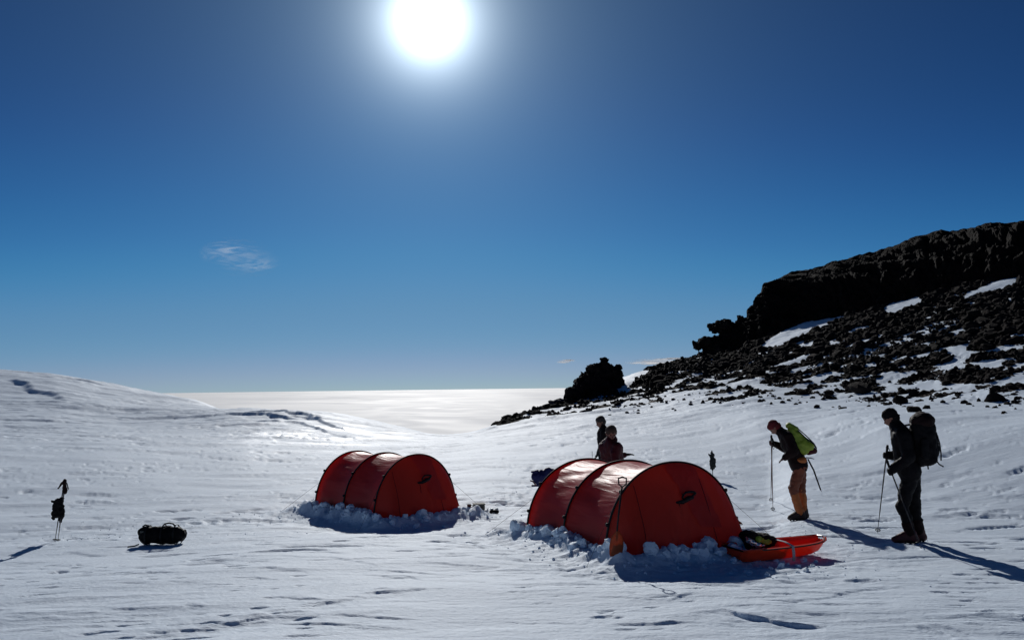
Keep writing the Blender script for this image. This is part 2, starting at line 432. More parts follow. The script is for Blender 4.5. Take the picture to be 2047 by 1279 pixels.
def fabric_translucent(name, col, tcol, tmix=.35, rough=.36, bump=.012, stretch=(1.2, 9, 9)):
    m, nt, b = new_mat(name); N = nt.nodes.new; L = nt.links.new
    tc = N('ShaderNodeTexCoord')
    mp = N('ShaderNodeMapping'); mp.inputs['Scale'].default_value = stretch; L(tc.outputs['Object'], mp.inputs['Vector'])
    n = N('ShaderNodeTexNoise'); n.inputs['Scale'].default_value = 1.6; n.inputs['Detail'].default_value = 5; n.inputs['Distortion'].default_value = .6
    L(mp.outputs['Vector'], n.inputs['Vector'])
    bp = N('ShaderNodeBump'); bp.inputs['Distance'].default_value = bump * 2; bp.inputs['Strength'].default_value = .8; L(n.outputs['Fac'], bp.inputs['Height'])
    L(bp.outputs['Normal'], b.inputs['Normal'])
    b.inputs['Base Color'].default_value = (*col, 1); b.inputs['Roughness'].default_value = rough
    b.inputs['Specular IOR Level'].default_value = .28
    tr = N('ShaderNodeBsdfTranslucent'); tr.inputs['Color'].default_value = (*tcol, 1)
    mx = N('ShaderNodeMixShader'); mx.inputs[0].default_value = tmix
    L(b.outputs[0], mx.inputs[1]); L(tr.outputs[0], mx.inputs[2]); L(mx.outputs[0], nt.nodes['Material Output'].inputs['Surface'])
    return m
M['tent'] = fabric_translucent('red_tent_fabric', (.42, .040, .034), (.90, .085, .045), .45, rough=.48, bump=.011, stretch=(7, .9, 7))
M['tent_end'] = fabric_translucent('red_door_fabric', (.40, .045, .028), (.90, .12, .05), .39, rough=.5, stretch=(5, 5, 1.5))
M['inner'] = mat('inner_tent_cotton', (.60, .30, .14), .9, .1)
M['black'] = mat('black_webbing', (.006, .006, .007), .6, .2, spec=.25)
M['dark'] = mat('black_nylon', (.0050, .0042, .0052), .7, .3, 12, .004, 40, spec=.12)
M['dark2'] = mat('charcoal_fleece', (.010, .0075, .008), .9, .3, 12, .004, 60, spec=.1)
M['navy'] = mat('navy_nylon', (.020, .024, .095), .6, .3, 12, .006, 30, spec=.2)
M['maroon'] = mat('maroon_shell', (.06, .008, .011), .6, .3, 10, .005, 40, spec=.2)
M['brown'] = mat('dark_brown_shell', (.013, .0055, .0055), .7, .3, 10, .005, 40, spec=.12)
M['redhat'] = mat('red_knit', (.13, .010, .013), .9, .2, 60, .003, 150)
M['skin'] = mat('skin', (.22, .10, .065), .55, .1, 20)
M['orange'] = mat('orange_gaiter_fabric', (.40, .11, .02), .7, .45, 10, .005, 40)
M['orangered'] = mat('orange_red_trousers', (.16, .036, .012), .7, .7, 8, .005, 40)
M['green'] = mat('lime_pack_fabric', (.24, .32, .02), .55, .2, 9, .006, 30)
M['pulk'] = fabric_translucent('orange_pulk_plastic', (.75, .06, .018), (.9, .08, .02), .35, .32, .002)
M['pulkdark'] = mat('dark_rope', (.05, .03, .02), .8, .2)
M['pole'] = mat('dark_pole_metal', (.035, .033, .036), .45, .1, metal=.3)
M['alu'] = mat('dull_aluminium', (.42, .42, .44), .35, .1, metal=.9)
M['silver'] = mat('silver_foil', (.75, .76, .75), .25, .15, 25, .01, 25, metal=.8)
M['strap'] = mat('grey_strap', (.38, .40, .42), .6, .1)
M['boot'] = mat('brown_boot_leather', (.020, .011, .008), .7, .3, 14, .004, 50)
M['bootred'] = mat('red_boot_gaiter', (.06, .010, .009), .65, .3, 14, .004, 50)
M['greybox'] = mat('grey_green_canvas', (.10, .105, .09), .8, .2, 14, .004, 40)
M['hair'] = mat('brown_hair', (.06, .035, .02), .8, .3, 40, .004, 90)
M['shovel'] = mat('orange_shovel_blade', (.30, .065, .015), .5, .15)
M['white'] = mat('white_plastic', (.75, .75, .72), .5, .05)
M['garment'] = mat('dark_green_cloth', (.008, .010, .009), .8, .3, 10, .008, 30)
M['purple'] = mat('dark_purple_stone', (.04, .03, .045), .8, .3, 3, .05, 8)

# ------------------------------------------------------------------ object helpers
def tagit(o, label=None, cat=None, group=None, kind=None):
    if label: o['label'] = label
    if cat: o['category'] = cat
    if group: o['group'] = group
    if kind: o['kind'] = kind
    return o

def empty(name, loc, rz=0, label=None, cat=None, group=None):
    o = bpy.data.objects.new(name, None); COL.objects.link(o); o.location = loc; o.rotation_euler = (0, 0, rz); o.empty_display_size = .2
    return tagit(o, label, cat, group)

def mesh_np(name, verts, faces, m, parent=None, smooth=True, attrs=None):
    """verts (n,3), faces (k,3|4) arrays"""
    me = bpy.data.meshes.new(name)
    verts = np.asarray(verts, np.float32); faces = np.asarray(faces, np.int32)
    n = faces.shape[1]
    me.vertices.add(len(verts)); me.vertices.foreach_set('co', verts.ravel())
    me.loops.add(faces.size); me.loops.foreach_set('vertex_index', faces.ravel())
    me.polygons.add(len(faces)); me.polygons.foreach_set('loop_start', np.arange(len(faces), dtype=np.int32) * n)
    me.polygons.foreach_set('loop_total', np.full(len(faces), n, np.int32))
    me.polygons.foreach_set('use_smooth', np.full(len(faces), smooth))
    if attrs:
        for k, v in attrs.items():
            a = me.attributes.new(k, 'FLOAT', 'POINT'); a.data.foreach_set('value', np.asarray(v, np.float32))
    me.update(calc_edges=True); me.validate()
    me.materials.append(m)
    o = bpy.data.objects.new(name, me); COL.objects.link(o)
    if parent: o.parent = parent
    return o

def obj_bm(name, bm, m, parent=None, smooth=True, sharp=None):
    me = bpy.data.meshes.new(name); bm.normal_update(); bm.to_mesh(me); bm.free()
    for p in me.polygons: p.use_smooth = smooth
    if sharp is not None: me.set_sharp_from_angle(angle=R(sharp))
    me.materials.append(m)
    o = bpy.data.objects.new(name, me); COL.objects.link(o)
    if parent: o.parent = parent
    return o

_b = bmesh.new(); bmesh.ops.create_icosphere(_b, subdivisions=2, radius=1)
ICO2 = np.array([v.co[:] for v in _b.verts]); ICO2F = np.array([[v.index for v in f.verts] for f in _b.faces]); _b.free()
_b = bmesh.new(); bmesh.ops.create_icosphere(_b, subdivisions=1, radius=1)
ICO1 = np.array([v.co[:] for v in _b.verts]); ICO1F = np.array([[v.index for v in f.verts] for f in _b.faces]); _b.free()
ICO0 = ICO1[:12].copy()
_b = bmesh.new(); bmesh.ops.create_icosphere(_b, subdivisions=0, radius=1)
ICO0 = np.array([v.co[:] for v in _b.verts]); ICO0F = np.array([[v.index for v in f.verts] for f in _b.faces]); _b.free()
_b = bmesh.new(); bmesh.ops.create_icosphere(_b, subdivisions=3, radius=1)
ICO3 = np.array([v.co[:] for v in _b.verts]); ICO3F = np.array([[v.index for v in f.verts] for f in _b.faces]); _b.free()

def add_hull(bm, balls):
    """convex hull of balls: each (centre, radius or (rx,ry,rz))"""
    vs = []
    for c, r in balls:
        rr = (r, r, r) if isinstance(r, (int, float)) else r
        for p in ICO2: vs.append(bm.verts.new((c[0] + p[0] * rr[0], c[1] + p[1] * rr[1], c[2] + p[2] * rr[2])))
    res = bmesh.ops.convex_hull(bm, input=vs)
    junk = [e for e in res['geom_interior'] if isinstance(e, bmesh.types.BMVert)] + [e for e in res['geom_unused'] if isinstance(e, bmesh.types.BMVert)]
    bmesh.ops.delete(bm, geom=list(set(junk)), context='VERTS')

def chain(*pts):
    """limb: consecutive balls hulled pairwise"""
    return [[pts[i], pts[i + 1]] for i in range(len(pts) - 1)]

def blob(name, hulls, m, parent=None, voxel=.016, smooth=4, fold=.0, fscale=9., seed=0, sm=True, aniso=(1, 1, 1)):
    """one continuous surface grown round overlapping tapered forms"""
    bm = bmesh.new()
    for h in hulls: add_hull(bm, h)
    me = bpy.data.meshes.new(name); bm.to_mesh(me); bm.free()
    o = bpy.data.objects.new(name, me); COL.objects.link(o)
    md = o.modifiers.new('r', 'REMESH'); md.mode = 'VOXEL'; md.voxel_size = voxel; md.use_smooth_shade = True
    if smooth:
        s = o.modifiers.new('s', 'SMOOTH'); s.factor = .5; s.iterations = smooth
    dg = bpy.context.evaluated_depsgraph_get()
    me2 = bpy.data.meshes.new_from_object(o.evaluated_get(dg))
    o.modifiers.clear(); o.data = me2; me2.name = name; bpy.data.meshes.remove(me)
    if fold:
        nrm = [v.normal.copy() for v in me2.vertices]
        for v, n in zip(me2.vertices, nrm):
            p = Vector((v.co.x * aniso[0], v.co.y * aniso[1], v.co.z * aniso[2])) * fscale + Vector((seed * 3.7, seed, 0))
            k = mnoise.fractal(p, 1.0, 2.0, 3)
            v.co += n * fold * k
    for p in me2.polygons: p.use_smooth = sm
    me2.materials.clear(); me2.materials.append(m)
    if parent: o.parent = parent
    return o

def tube(bm, pts, r, seg=8, closed=False, flat=1.0):
    pts = [Vector(p) for p in pts]; n = len(pts); rings = []
    rr = r if isinstance(r, (list, tuple)) else [r] * n
    prev = None
    for i, p in enumerate(pts):
        if closed: t = pts[(i + 1) % n] - pts[i - 1]
        else: t = pts[min(i + 1, n - 1)] - pts[max(i - 1, 0)]
        t.normalize()
        a = prev if prev is not None else (Vector((0, 0, 1)) if abs(t.z) < .9 else Vector((1, 0, 0)))
        s = (a - t * a.dot(t)).normalized(); prev = s; q = t.cross(s)
        rings.append([bm.verts.new(p + s * math.cos(2 * math.pi * k / seg) * rr[i] + q * math.sin(2 * math.pi * k / seg) * rr[i] * flat) for k in range(seg)])
    m = n if closed else n - 1
    for i in range(m):
        a, b = rings[i], rings[(i + 1) % n]
        for k in range(seg): bm.faces.new((a[k], a[(k + 1) % seg], b[(k + 1) % seg], b[k]))
    if not closed:
        bm.faces.new(rings[0][::-1]); bm.faces.new(rings[-1])

def box(bm, c, s, rot=None, bev=0):
    r = bmesh.ops.create_cube(bm, size=1)
    for v in r['verts']:
        v.co = Vector((v.co.x * s[0], v.co.y * s[1], v.co.z * s[2]))
        if rot: v.co = rot @ v.co
        v.co += Vector(c)
    if bev:
        es = list({e for v in r['verts'] for e in v.link_edges})
        bmesh.ops.bevel(bm, geom=es, offset=bev, segments=2, affect='EDGES')

# ------------------------------------------------------------------ the snow ground
def build_ground():
    rows = [0.0001]; d = .7
    while d < 700:
        rows.append(d)
        if d < 4.2: st = .14
        elif d < 130: st = min(.24 if d < 75 else .34, max(.016, .50 * d * d / 1606))
        else: st = d * .03
        d += st
    rows = np.array(rows)
    az = np.concatenate([np.linspace(-math.pi, R(-40), 90, endpoint=False), np.linspace(R(-40), R(-36), 40, endpoint=False),
                         np.linspace(R(-36), R(38), 900, endpoint=False), np.linspace(R(38), R(44), 40, endpoint=False), np.linspace(R(44), math.pi, 90)])
    A, D = np.meshgrid(az, rows)
    X = D * np.sin(A); Y = D * np.cos(A)
    Z = G(X, Y)
    cov = cover(X.ravel(), Y.ravel(), Z.ravel()).reshape(X.shape)
    Z = Z + cov * .12 * fbm(X / .9, Y / 1.2, 7, 3)
    V = np.stack([X, Y, Z], -1).reshape(-1, 3)
    nr, na = X.shape
    i = np.arange(nr - 1)[:, None] * na; j = np.arange(na - 1)[None, :]
    a = (i + j).ravel(); Fq = np.stack([a, a + na, a + na + 1, a + 1], -1)
    cx_, cy_ = hit(612, 868)
    cr_ = np.exp(-(((X - cx_) / 4.2) ** 2 + ((Y - cy_) / 8.0) ** 2)) * sst(-.25, .25, fbm(X / 3.5, Y / 2.0, 401, 4))
    o = mesh_np('snow_ground', V, Fq[:, ::-1], M['snow'], attrs={'rock': cov.ravel(), 'crust': cr_.ravel()})
    tagit(o, 'wind-carved snow field rising to hills on both sides', kind='structure')
    return o
build_ground()

# far snow plain below the saddle
def far_plain():
    m, nt, b = new_mat('far_snow_plain'); N = nt.nodes.new; L = nt.links.new
    geo = N('ShaderNodeNewGeometry'); mp = N('ShaderNodeMapping'); mp.inputs['Scale'].default_value = (.00022, .00009, 1); L(geo.outputs['Position'], mp.inputs['Vector'])
    n = N('ShaderNodeTexNoise'); n.inputs['Scale'].default_value = 1.0; n.inputs['Detail'].default_value = 5; L(mp.outputs['Vector'], n.inputs['Vector'])
    cr = N('ShaderNodeValToRGB'); L(n.outputs['Fac'], cr.inputs['Fac'])
    cr.color_ramp.elements[0].position = .35; cr.color_ramp.elements[0].color = (.78, .79, .80, 1)  # greyer streaks tinted into the snow colour as cloud shadows
    cr.color_ramp.elements[1].position = .6; cr.color_ramp.elements[1].color = (.90, .90, .88, 1)
    L(cr.outputs['Color'], b.inputs['Base Color']); b.inputs['Roughness'].default_value = .62; b.inputs['Specular IOR Level'].default_value = .35
    rr = N('ShaderNodeMapRange'); rr.inputs['To Min'].default_value = .88; rr.inputs['To Max'].default_value = .64; L(n.outputs['Fac'], rr.inputs['Value']); L(rr.outputs['Result'], b.inputs['Roughness'])
    rs = np.concatenate([[0.1], np.geomspace(100, 200000, 90)]); az = np.linspace(-math.pi, math.pi, 181)
    A, D = np.meshgrid(az, rs); X = D * np.sin(A); Y = D * np.cos(A)
    Z = -150 + 3.0 * fbm(X / 900, Y / 900, 5, 3) - D * 0
    V = np.stack([X, Y, Z], -1).reshape(-1, 3); nr, na = X.shape
    i = np.arange(nr - 1)[:, None] * na; j = np.arange(na - 1)[None, :]; a = (i + j).ravel()
    o = mesh_np('snow_plain', V, np.stack([a, a + na, a + na + 1, a + 1], -1)[:, ::-1], m)
    tagit(o, 'bright distant snow plain reaching the horizon', kind='structure')
far_plain()

# ------------------------------------------------------------------ the cliff
SKY = ([1478, 1494, 1500, 1514, 1520, 1530, 1536, 1600, 1650, 1700, 1760, 1800, 1850, 1900, 1960, 2000, 2047, 2500, 3300],
       [668, 640, 618, 608, 588, 583, 566, 543, 529, 515, 500, 490, 472, 460, 452, 445, 437, 400, 380])
FOOT = ([1478, 1500, 1530, 1600, 1640, 1700, 1770, 1850, 1920, 1990, 2030, 2100, 2500, 3300],
        [705, 696, 684, 650, 634, 622, 605, 597, 590, 560, 548, 560, 520, 480])
def build_cliff():
    pxs = np.concatenate([np.linspace(1478, 2100, 620), np.linspace(2103, 3300, 160)])
    nv = 90; V = []
    for px in pxs:
        yf = np.interp(px, *FOOT); yt = np.interp(px, *SKY)
        df = np.interp(px, [1478, 1600, 2047, 3300], [71, 73, 66, 61]); dt = df + 5 + 2.0 * min(1, max(0, (px - 1480) / 100))
        zf = z_of(px, yf, df); zt = z_of(px, yt, dt); a = az_of(px)
        for k in range(nv):
            t = k / (nv - 1)
            if t < .6:
                s = t / .6; d = df - .5 + (dt - df + .5) * (s ** 1.5); z = (zf - .9) + (zt - zf + .9) * (s ** .85)
            else:
                s = (t - .6) / .4; d = dt + s * s * 34; z = zt + s * .3 - 6.0 * s * s * s
            V.append((d * math.sin(a), d * math.cos(a), z, t, (px - 1478)))
    V = np.array(V).reshape(len(pxs), nv, 5)
    P = V[..., :3].copy()
    du = np.gradient(P, axis=0); dv = np.gradient(P, axis=1)
    nrm = np.cross(du, dv); nrm /= (np.linalg.norm(nrm, axis=-1, keepdims=True) + 1e-9)
    if nrm[50, 20, 1] > 0: nrm = -nrm
    x, y, z = P[..., 0], P[..., 1], P[..., 2]
    along = np.hypot(x - 20, y - 70)
    # columns, ledges, lumps
    n = 1.1 * np.abs(fbm(along / 3.4, z / 4.5, 201, 4)) + .55 * np.abs(fbm(along / 1.1, z / 2.4 + along / 9, 202, 4)) + .45 * fbm(along / 6, z / .9, 203, 3) + .28 * fbm(along / .5, z / .5, 204, 3)
    disp = (n - .35) * 1.05
    edge = 1 - sst(.50, .64, V[..., 3]) * .75
    P += nrm * (disp * edge)[..., None]
    P[..., 2] += (1 - np.abs(V[..., 3] - .62) / .4).clip(0) * .42 * fbm(along / 1.3, y / 3, 207, 5)
    nr, na = P.shape[:2]
    i = np.arange(nr - 1)[:, None] * na; j = np.arange(na - 1)[None, :]; a = (i + j).ravel()
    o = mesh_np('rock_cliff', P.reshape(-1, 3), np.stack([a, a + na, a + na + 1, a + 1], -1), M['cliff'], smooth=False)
    tagit(o, 'black volcanic cliff band crowning the hill', kind='structure')
build_cliff()

# ------------------------------------------------------------------ rocks
def rock_shape(seed, base, faces, cuts=9):
    r = np.random.default_rng(seed); v = base.copy()
    for _ in range(cuts):
        n = r.normal(size=3); n /= np.linalg.norm(n); h = r.uniform(.45, .85)
        d = v @ n; over = np.maximum(d - h, 0); v -= over[:, None] * n
    v *= 1 + .10 * np.array([mnoise.noise(Vector(p) * 2.2 + Vector((seed, 0, 0))) for p in v])[:, None]
    v *= r.uniform(.75, 1.25, 3) * np.array([1.1, 1, .88])
    return v
PROTO = [rock_shape(i, ICO2, ICO2F) for i in range(10)]
PROTO1 = [rock_shape(40 + i, ICO1, ICO1F, 6) for i in range(10)]
PROTO0 = [rock_shape(70 + i, ICO0, ICO0F, 0) for i in range(10)]
def rmat(yaw, tilt, ax):
    return np.array((Matrix.Rotation(yaw, 3, 'Z') @ Matrix.Rotation(tilt, 3, Vector((math.cos(ax), math.sin(ax), 0)))))

def scatter_rocks():
    # candidates spread over the visible slope
    N = 150000
    px = rng.uniform(970, 2300, N); u = rng.uniform(0, 1, N)
    az = np.interp(px, np.linspace(960, 2320, 60), [az_of(p) for p in np.linspace(960, 2320, 60)])
    d = 27 + u ** .8 * 62
    x = d * np.sin(az); y = d * np.cos(az); z = G0(x, y)
    w = cover(x, y, z)
    qx, qy = proj(x, y, z)
    top = np.interp(qx, *TOPL)
    ok = (rng.uniform(0, 1, N) < w) & (qy > top - 38)
    # foreshortening: keep even density in area
    keep = np.nonzero(ok)[0]
    keep = keep[:36000]
    tq = sst(.15, .7, (np.interp(qx, *LOW) - qy) / np.maximum(np.interp(qx, *LOW) - top, 1))
    cand = []
    for i in keep:
        s = min(.34, .047 * (1 / rng.uniform(.03, 1.0)) ** .55)
        s *= (.75 + .5 * w[i]) * (.62 + .38 * float(tq[i]))
        cand.append((float(x[i]), float(y[i]), s))
    # some loose stones below the scree edge
    for k in range(150):
        p = rng.uniform(1180, 2100); lo = np.interp(p, *LOW); q = lo + rng.normal(-4, 9)
        xx, yy = hit(p, q); cand.append((xx, yy, rng.uniform(.03, .12)))
    cand.sort(key=lambda c: -c[2] / math.hypot(c[0], c[1]))
    vis = [c for c in cand if proj(c[0], c[1], 0)[0] < 2040]
    big = vis[:255]; bs = set(big); rest = [c for c in cand if c not in bs]
    xs = np.array([c[0] for c in big]); ys = np.array([c[1] for c in big]); zs = G(xs, ys)
    meshes = []
    for k, p in enumerate(PROTO):
        me = bpy.data.meshes.new('boulder'); me.from_pydata(p.tolist(), [], ICO2F.tolist())
        me.materials.append(M['rock']); meshes.append(me)
    for k, (c, zz) in enumerate(zip(big, zs)):
        o = bpy.data.objects.new('boulder', meshes[k % 10]); COL.objects.link(o)
        s = c[2] * rng.uniform(.9, 1.2)
        o.location = (c[0], c[1], zz + s * .10); o.scale = (s * rng.uniform(.9, 1.6), s, s * rng.uniform(.7, 1.1))
        o.rotation_euler = (rng.uniform(-.4, .4), rng.uniform(-.4, .4), rng.uniform(0, 6.28))
        tagit(o, 'dark angular boulder among the rocks of the snow-dusted hillside', 'boulder', 'boulders scattered over the hillside')
    xs = np.array([c[0] for c in rest]); ys = np.array([c[1] for c in rest]); zs = G(xs, ys)
    VV = []; FF = []; off = 0
    for (a, b_, s), zz in zip(rest, zs):
        base, bf = (PROTO1, ICO1F) if s > .13 else (PROTO0, ICO0F)
        v = base[rng.integers(10)] @ rmat(rng.uniform(0, 6.28), rng.uniform(0, .5), rng.uniform(0, 6.28)).T
        v = v * s * rng.uniform(.8, 1.4, 3) + np.array([a, b_, zz + s * .08]); VV.append(v); FF.append(bf + off); off += len(v)
    o = mesh_np('scree', np.concatenate(VV), np.concatenate(FF), M['rock'], smooth=False)
    tagit(o, 'dark scree of small stones covering the hillside', 'scree', kind='stuff')
    return
scatter_rocks()

def outcrop(name, balls, label, seed, voxel=.11, amp=.22, m=None):
    cx = sum(b[0][0] for h in balls for b in h) / sum(len(h) for h in balls); cy = sum(b[0][1] for h in balls for b in h) / sum(len(h) for h in balls)
    o = blob(name, [[((p[0] - cx, p[1] - cy, p[2]), r) for p, r in h] for h in balls], m or M['rock'], voxel=voxel, smooth=1, sm=False)
    o.location = (cx, cy, 0)
    me = o.data; nr = [v.normal.copy() for v in me.vertices]
    for v, n in zip(me.vertices, nr):
        p = v.co + Vector((seed, 0, 0))
        k = .8 * mnoise.cell(Vector((p.x * 1.1, p.y * 1.1, p.z * 2.4 + .4 * p.x))) + 1.2 * mnoise.ridged_multi_fractal(p * .8, 1, 2, 4, 1, 2) * .5 + mnoise.fractal(p * 3.5, .8, 2.1, 3) * .8
        v.co += n * amp * (k - .6)
    tagit(o, label, 'rock outcrop')
    return o
def P3(px, py, d):
    r = ray(px, py); h = math.hypot(r.x, r.y); return (r.x / h * d, r.y / h * d, CAM.z + r.z / h * d)
# knoll on the ridge above the tents
outcrop('rock_outcrop', [
    [(P3(1185, 772, 61), (1.35, 1.4, .95)), (P3(1192, 745, 61), (.75, .9, .55))],
    [(P3(1225, 775, 62), (.9, 1.2, .8)), (P3(1232, 746, 62), (.42, .8, .45))],
    [(P3(1206, 722, 61.5), (.24, .4, .26)), (P3(1212, 745, 61.5), (.9, .8, .5))],
    [(P3(1238, 735, 62), (.34, .5, .30)), (P3(1228, 760, 62), (.5, .5, .3))],
    [(P3(1150, 790, 60), (.75, .9, .35)), (P3(1175, 770, 60), (.5, .6, .55))],
], 'dark craggy knoll of rock above the two people behind the tent', 3)
outcrop('boulder', [[(P3(1139, 784, 58), (.36, .5, .42)), (P3(1150, 788, 58), (.42, .5, .40))]], 'round dark boulder at the lower foot of the craggy knoll', 9, voxel=.08, amp=.09)
outcrop('rock_slab', [[(P3(1100, 803, 55), (.20, .3, .08)), (P3(1120, 800, 55), (.25, .3, .10))], [(P3(1105, 812, 55), (.4, .4, .22)), (P3(1085, 816, 55), (.3, .3, .14))]],
        'flat-topped purple grey rock slab on the ridge end', 14, voxel=.06, amp=.07, m=M['purple'])
# knoll beside the cliff
outcrop('rock_outcrop', [
    [(P3(1400, 690, 75), (.55, .7, .35)), (P3(1415, 686, 75), (.7, .7, .40))],
    [(P3(1430, 656, 76), (.70, .8, .50)), (P3(1448, 652, 76), (.75, .8, .50))],
    [(P3(1440, 690, 76), (1.3, 1.3, .8)), (P3(1480, 672, 77), (1.3, 1.3, 1.0))],
    [(P3(1484, 640, 77), (.30, .6, .35)), (P3(1478, 655, 77), (.8, .8, .4))],
    [(P3(1500, 660, 77), (.8, 1, 1.2)), (P3(1470, 690, 76), (1.5, 1.2, .7))],
    [(P3(1400, 708, 75), (.35, .6, .2)), (P3(1430, 700, 75), (.9, .9, .4))],
], 'jagged dark outcrop jutting out against the sky beside the cliff', 27, amp=.26)
# distinct single stones at the foot of the scree
def stone(px, py, s, label, k, sc=(1.4, 1, .8)):
    x, y = hit(px, py); me = bpy.data.meshes.new('boulder'); me.from_pydata(PROTO[k].tolist(), [], ICO2F.tolist()); me.materials.append(M['rock'])
    o = bpy.data.objects.new('boulder', me); COL.objects.link(o); o.location = (x, y, gz(x, y) + s * .2); o.scale = (s * sc[0], s * sc[1], s * sc[2]); o.rotation_euler = (0.1, .1, k)
    tagit(o, label, 'boulder')
stone(1824, 824, .21, 'small brown boulder lying alone on snow above the black-clad hiker', 2)
stone(1684, 816, .16, 'lone dark stone at the snow edge between the two hikers with poles', 4)
stone(1720, 785, .55, 'large dark boulder clump jutting down into the snow below the scree', 5, (1.5, 1, 1.0))
stone(1800, 806, .34, 'wedge-shaped reddish boulder just above the lone small boulder', 7, (1.5, 1, .8))
stone(1985, 800, .40, 'long dark rock at the snow edge beyond the big backpack', 1, (2.6, 1, .8))
stone(1170, 826, .20, 'low dark stone in snow just below the knoll of rock', 3, (1.8, 1, .5))

# ------------------------------------------------------------------ snow blocks round the tents
def snow_blocks():
    metas = []
    for k in range(8):
        r = np.random.default_rng(300 + k)
        bm = bmesh.new(); bmesh.ops.create_cube(bm, size=1.4); bmesh.ops.subdivide_edges(bm, edges=bm.edges, cuts=4, use_grid_fill=True)
        sc = r.uniform(.7, 1.2, 3)
        for v in bm.verts:
            p = v.co.copy(); q = p.normalized() * 1.0
            v.co = p * .55 + q * .40
            v.co.x *= sc[0]; v.co.y *= sc[1]; v.co.z *= sc[2]
            v.co += Vector(mnoise.noise_vector(v.co * 1.5 + Vector((k * 5, 0, 0)))) * .32 + Vector(mnoise.noise_vector(v.co * 5 + Vector((k * 5, 3, 0)))) * .10
        me = bpy.data.meshes.new('snow_block'); bm.to_mesh(me); bm.free(); me.materials.append(M['clod'])
        for p in me.polygons: p.use_smooth = True
        me.set_sharp_from_angle(angle=R(38)); metas.append(me)
    def put(x, y, s, label, group, lift=.25):
        o = bpy.data.objects.new('snow_block', metas[rng.integers(8)]); COL.objects.link(o)
        o.location = (x, y, gz(x, y) + s * lift); o.scale = (s * rng.uniform(.8, 1.3), s * rng.uniform(.7, 1.1), s * rng.uniform(.6, 1.05))
        o.rotation_euler = (rng.uniform(-.6, .6), rng.uniform(-.6, .6), rng.uniform(0, 6.28))
        tagit(o, label, 'snow block', group)
    t = TENTS['big']; L = 2 * t['sp']; a = t['W'] / 2
    lb = 'rough white snow block piled against the foot of the larger red tent'
    for k in range(84):
        q = rng.uniform(0, 1)
        if q < .5: u = -a - abs(rng.normal(.06, .07)); v = rng.uniform(-.3, L + .25)
        elif q < .93: u = rng.uniform(-a - .1, a + .25); v = -t['ef'] - abs(rng.normal(.06, .10)) + .16 * abs(u / a) ** 2
        else: u = a + abs(rng.normal(.1, .1)); v = rng.uniform(-.4, L)
        x, y = tent_world(t, u, v); put(x, y, rng.uniform(.045, .115), lb, 'snow blocks round the larger tent')
    t = TENTS['small']; L = 2 * t['sp']; a = t['W'] / 2
    lb = 'lumpy snow block heaped against the foot of the smaller red tent'
    for k in range(70):
        q = rng.uniform(0, 1)
        if q < .6: u = -a - abs(rng.normal(.06, .08)); v = rng.uniform(-.4, L + .1)
        elif q < .95: u = rng.uniform(-a - .1, a + .3); v = -t['ef'] - abs(rng.normal(.10, .20)) + .16 * abs(u / a) ** 2
        else: u = a + abs(rng.normal(.1, .1)); v = rng.uniform(-.4, L)
        if (v < 0 and .1 < u < .55) or (u > a + .02 and v < .7): continue
        x, y = tent_world(t, u, v); put(x, y, rng.uniform(.03, .09), lb, 'snow blocks round the smaller tent')
    for k in range(26):
        x, y = hit(rng.uniform(1460, 1640), 1125 + rng.normal(0, 9)); put(x, y, rng.uniform(.02, .05), 'small crumbled snow lump in front of the orange sled', 'snow lumps by the sled', .1)
    # crumbs
    VV = []; FF = []; off = 0; xs = []; ys = []; ss = []
    for key, t in TENTS.items():
        L = 2 * t['sp']; a = t['W'] / 2
        for k in range(380):
            th = rng.uniform(0, 2 * math.pi); g = abs(rng.normal(0, .28)) + .05
            u = math.cos(th); v = math.sin(th); m = max(abs(u), abs(v)); u, v = u / m * (a + g), v / m * (L / 2 + .5 + g) + L / 2
            x, y = tent_world(t, u, v); xs.append(x); ys.append(y); ss.append(rng.uniform(.006, .022))
    for (ax, ay, rx, ry, am) in TRAMPLE:
        for k in range(35): xs.append(ax + rng.normal(0, rx * .6)); ys.append(ay + rng.normal(0, ry * .6)); ss.append(rng.uniform(.004, .012))
    zs = G(np.array(xs), np.array(ys))
    for x, y, s, zz in zip(xs, ys, ss, zs):
        v = PROTO1[rng.integers(10)] * s + np.array([x, y, zz + s * .2]); VV.append(v); FF.append(ICO1F + off); off += len(v)
    o = mesh_np('snow_crumbs', np.concatenate(VV), np.concatenate(FF), M['clod'], smooth=False)
    tagit(o, 'loose snow crumbs trodden around the tents', 'snow', kind='stuff')
snow_blocks()

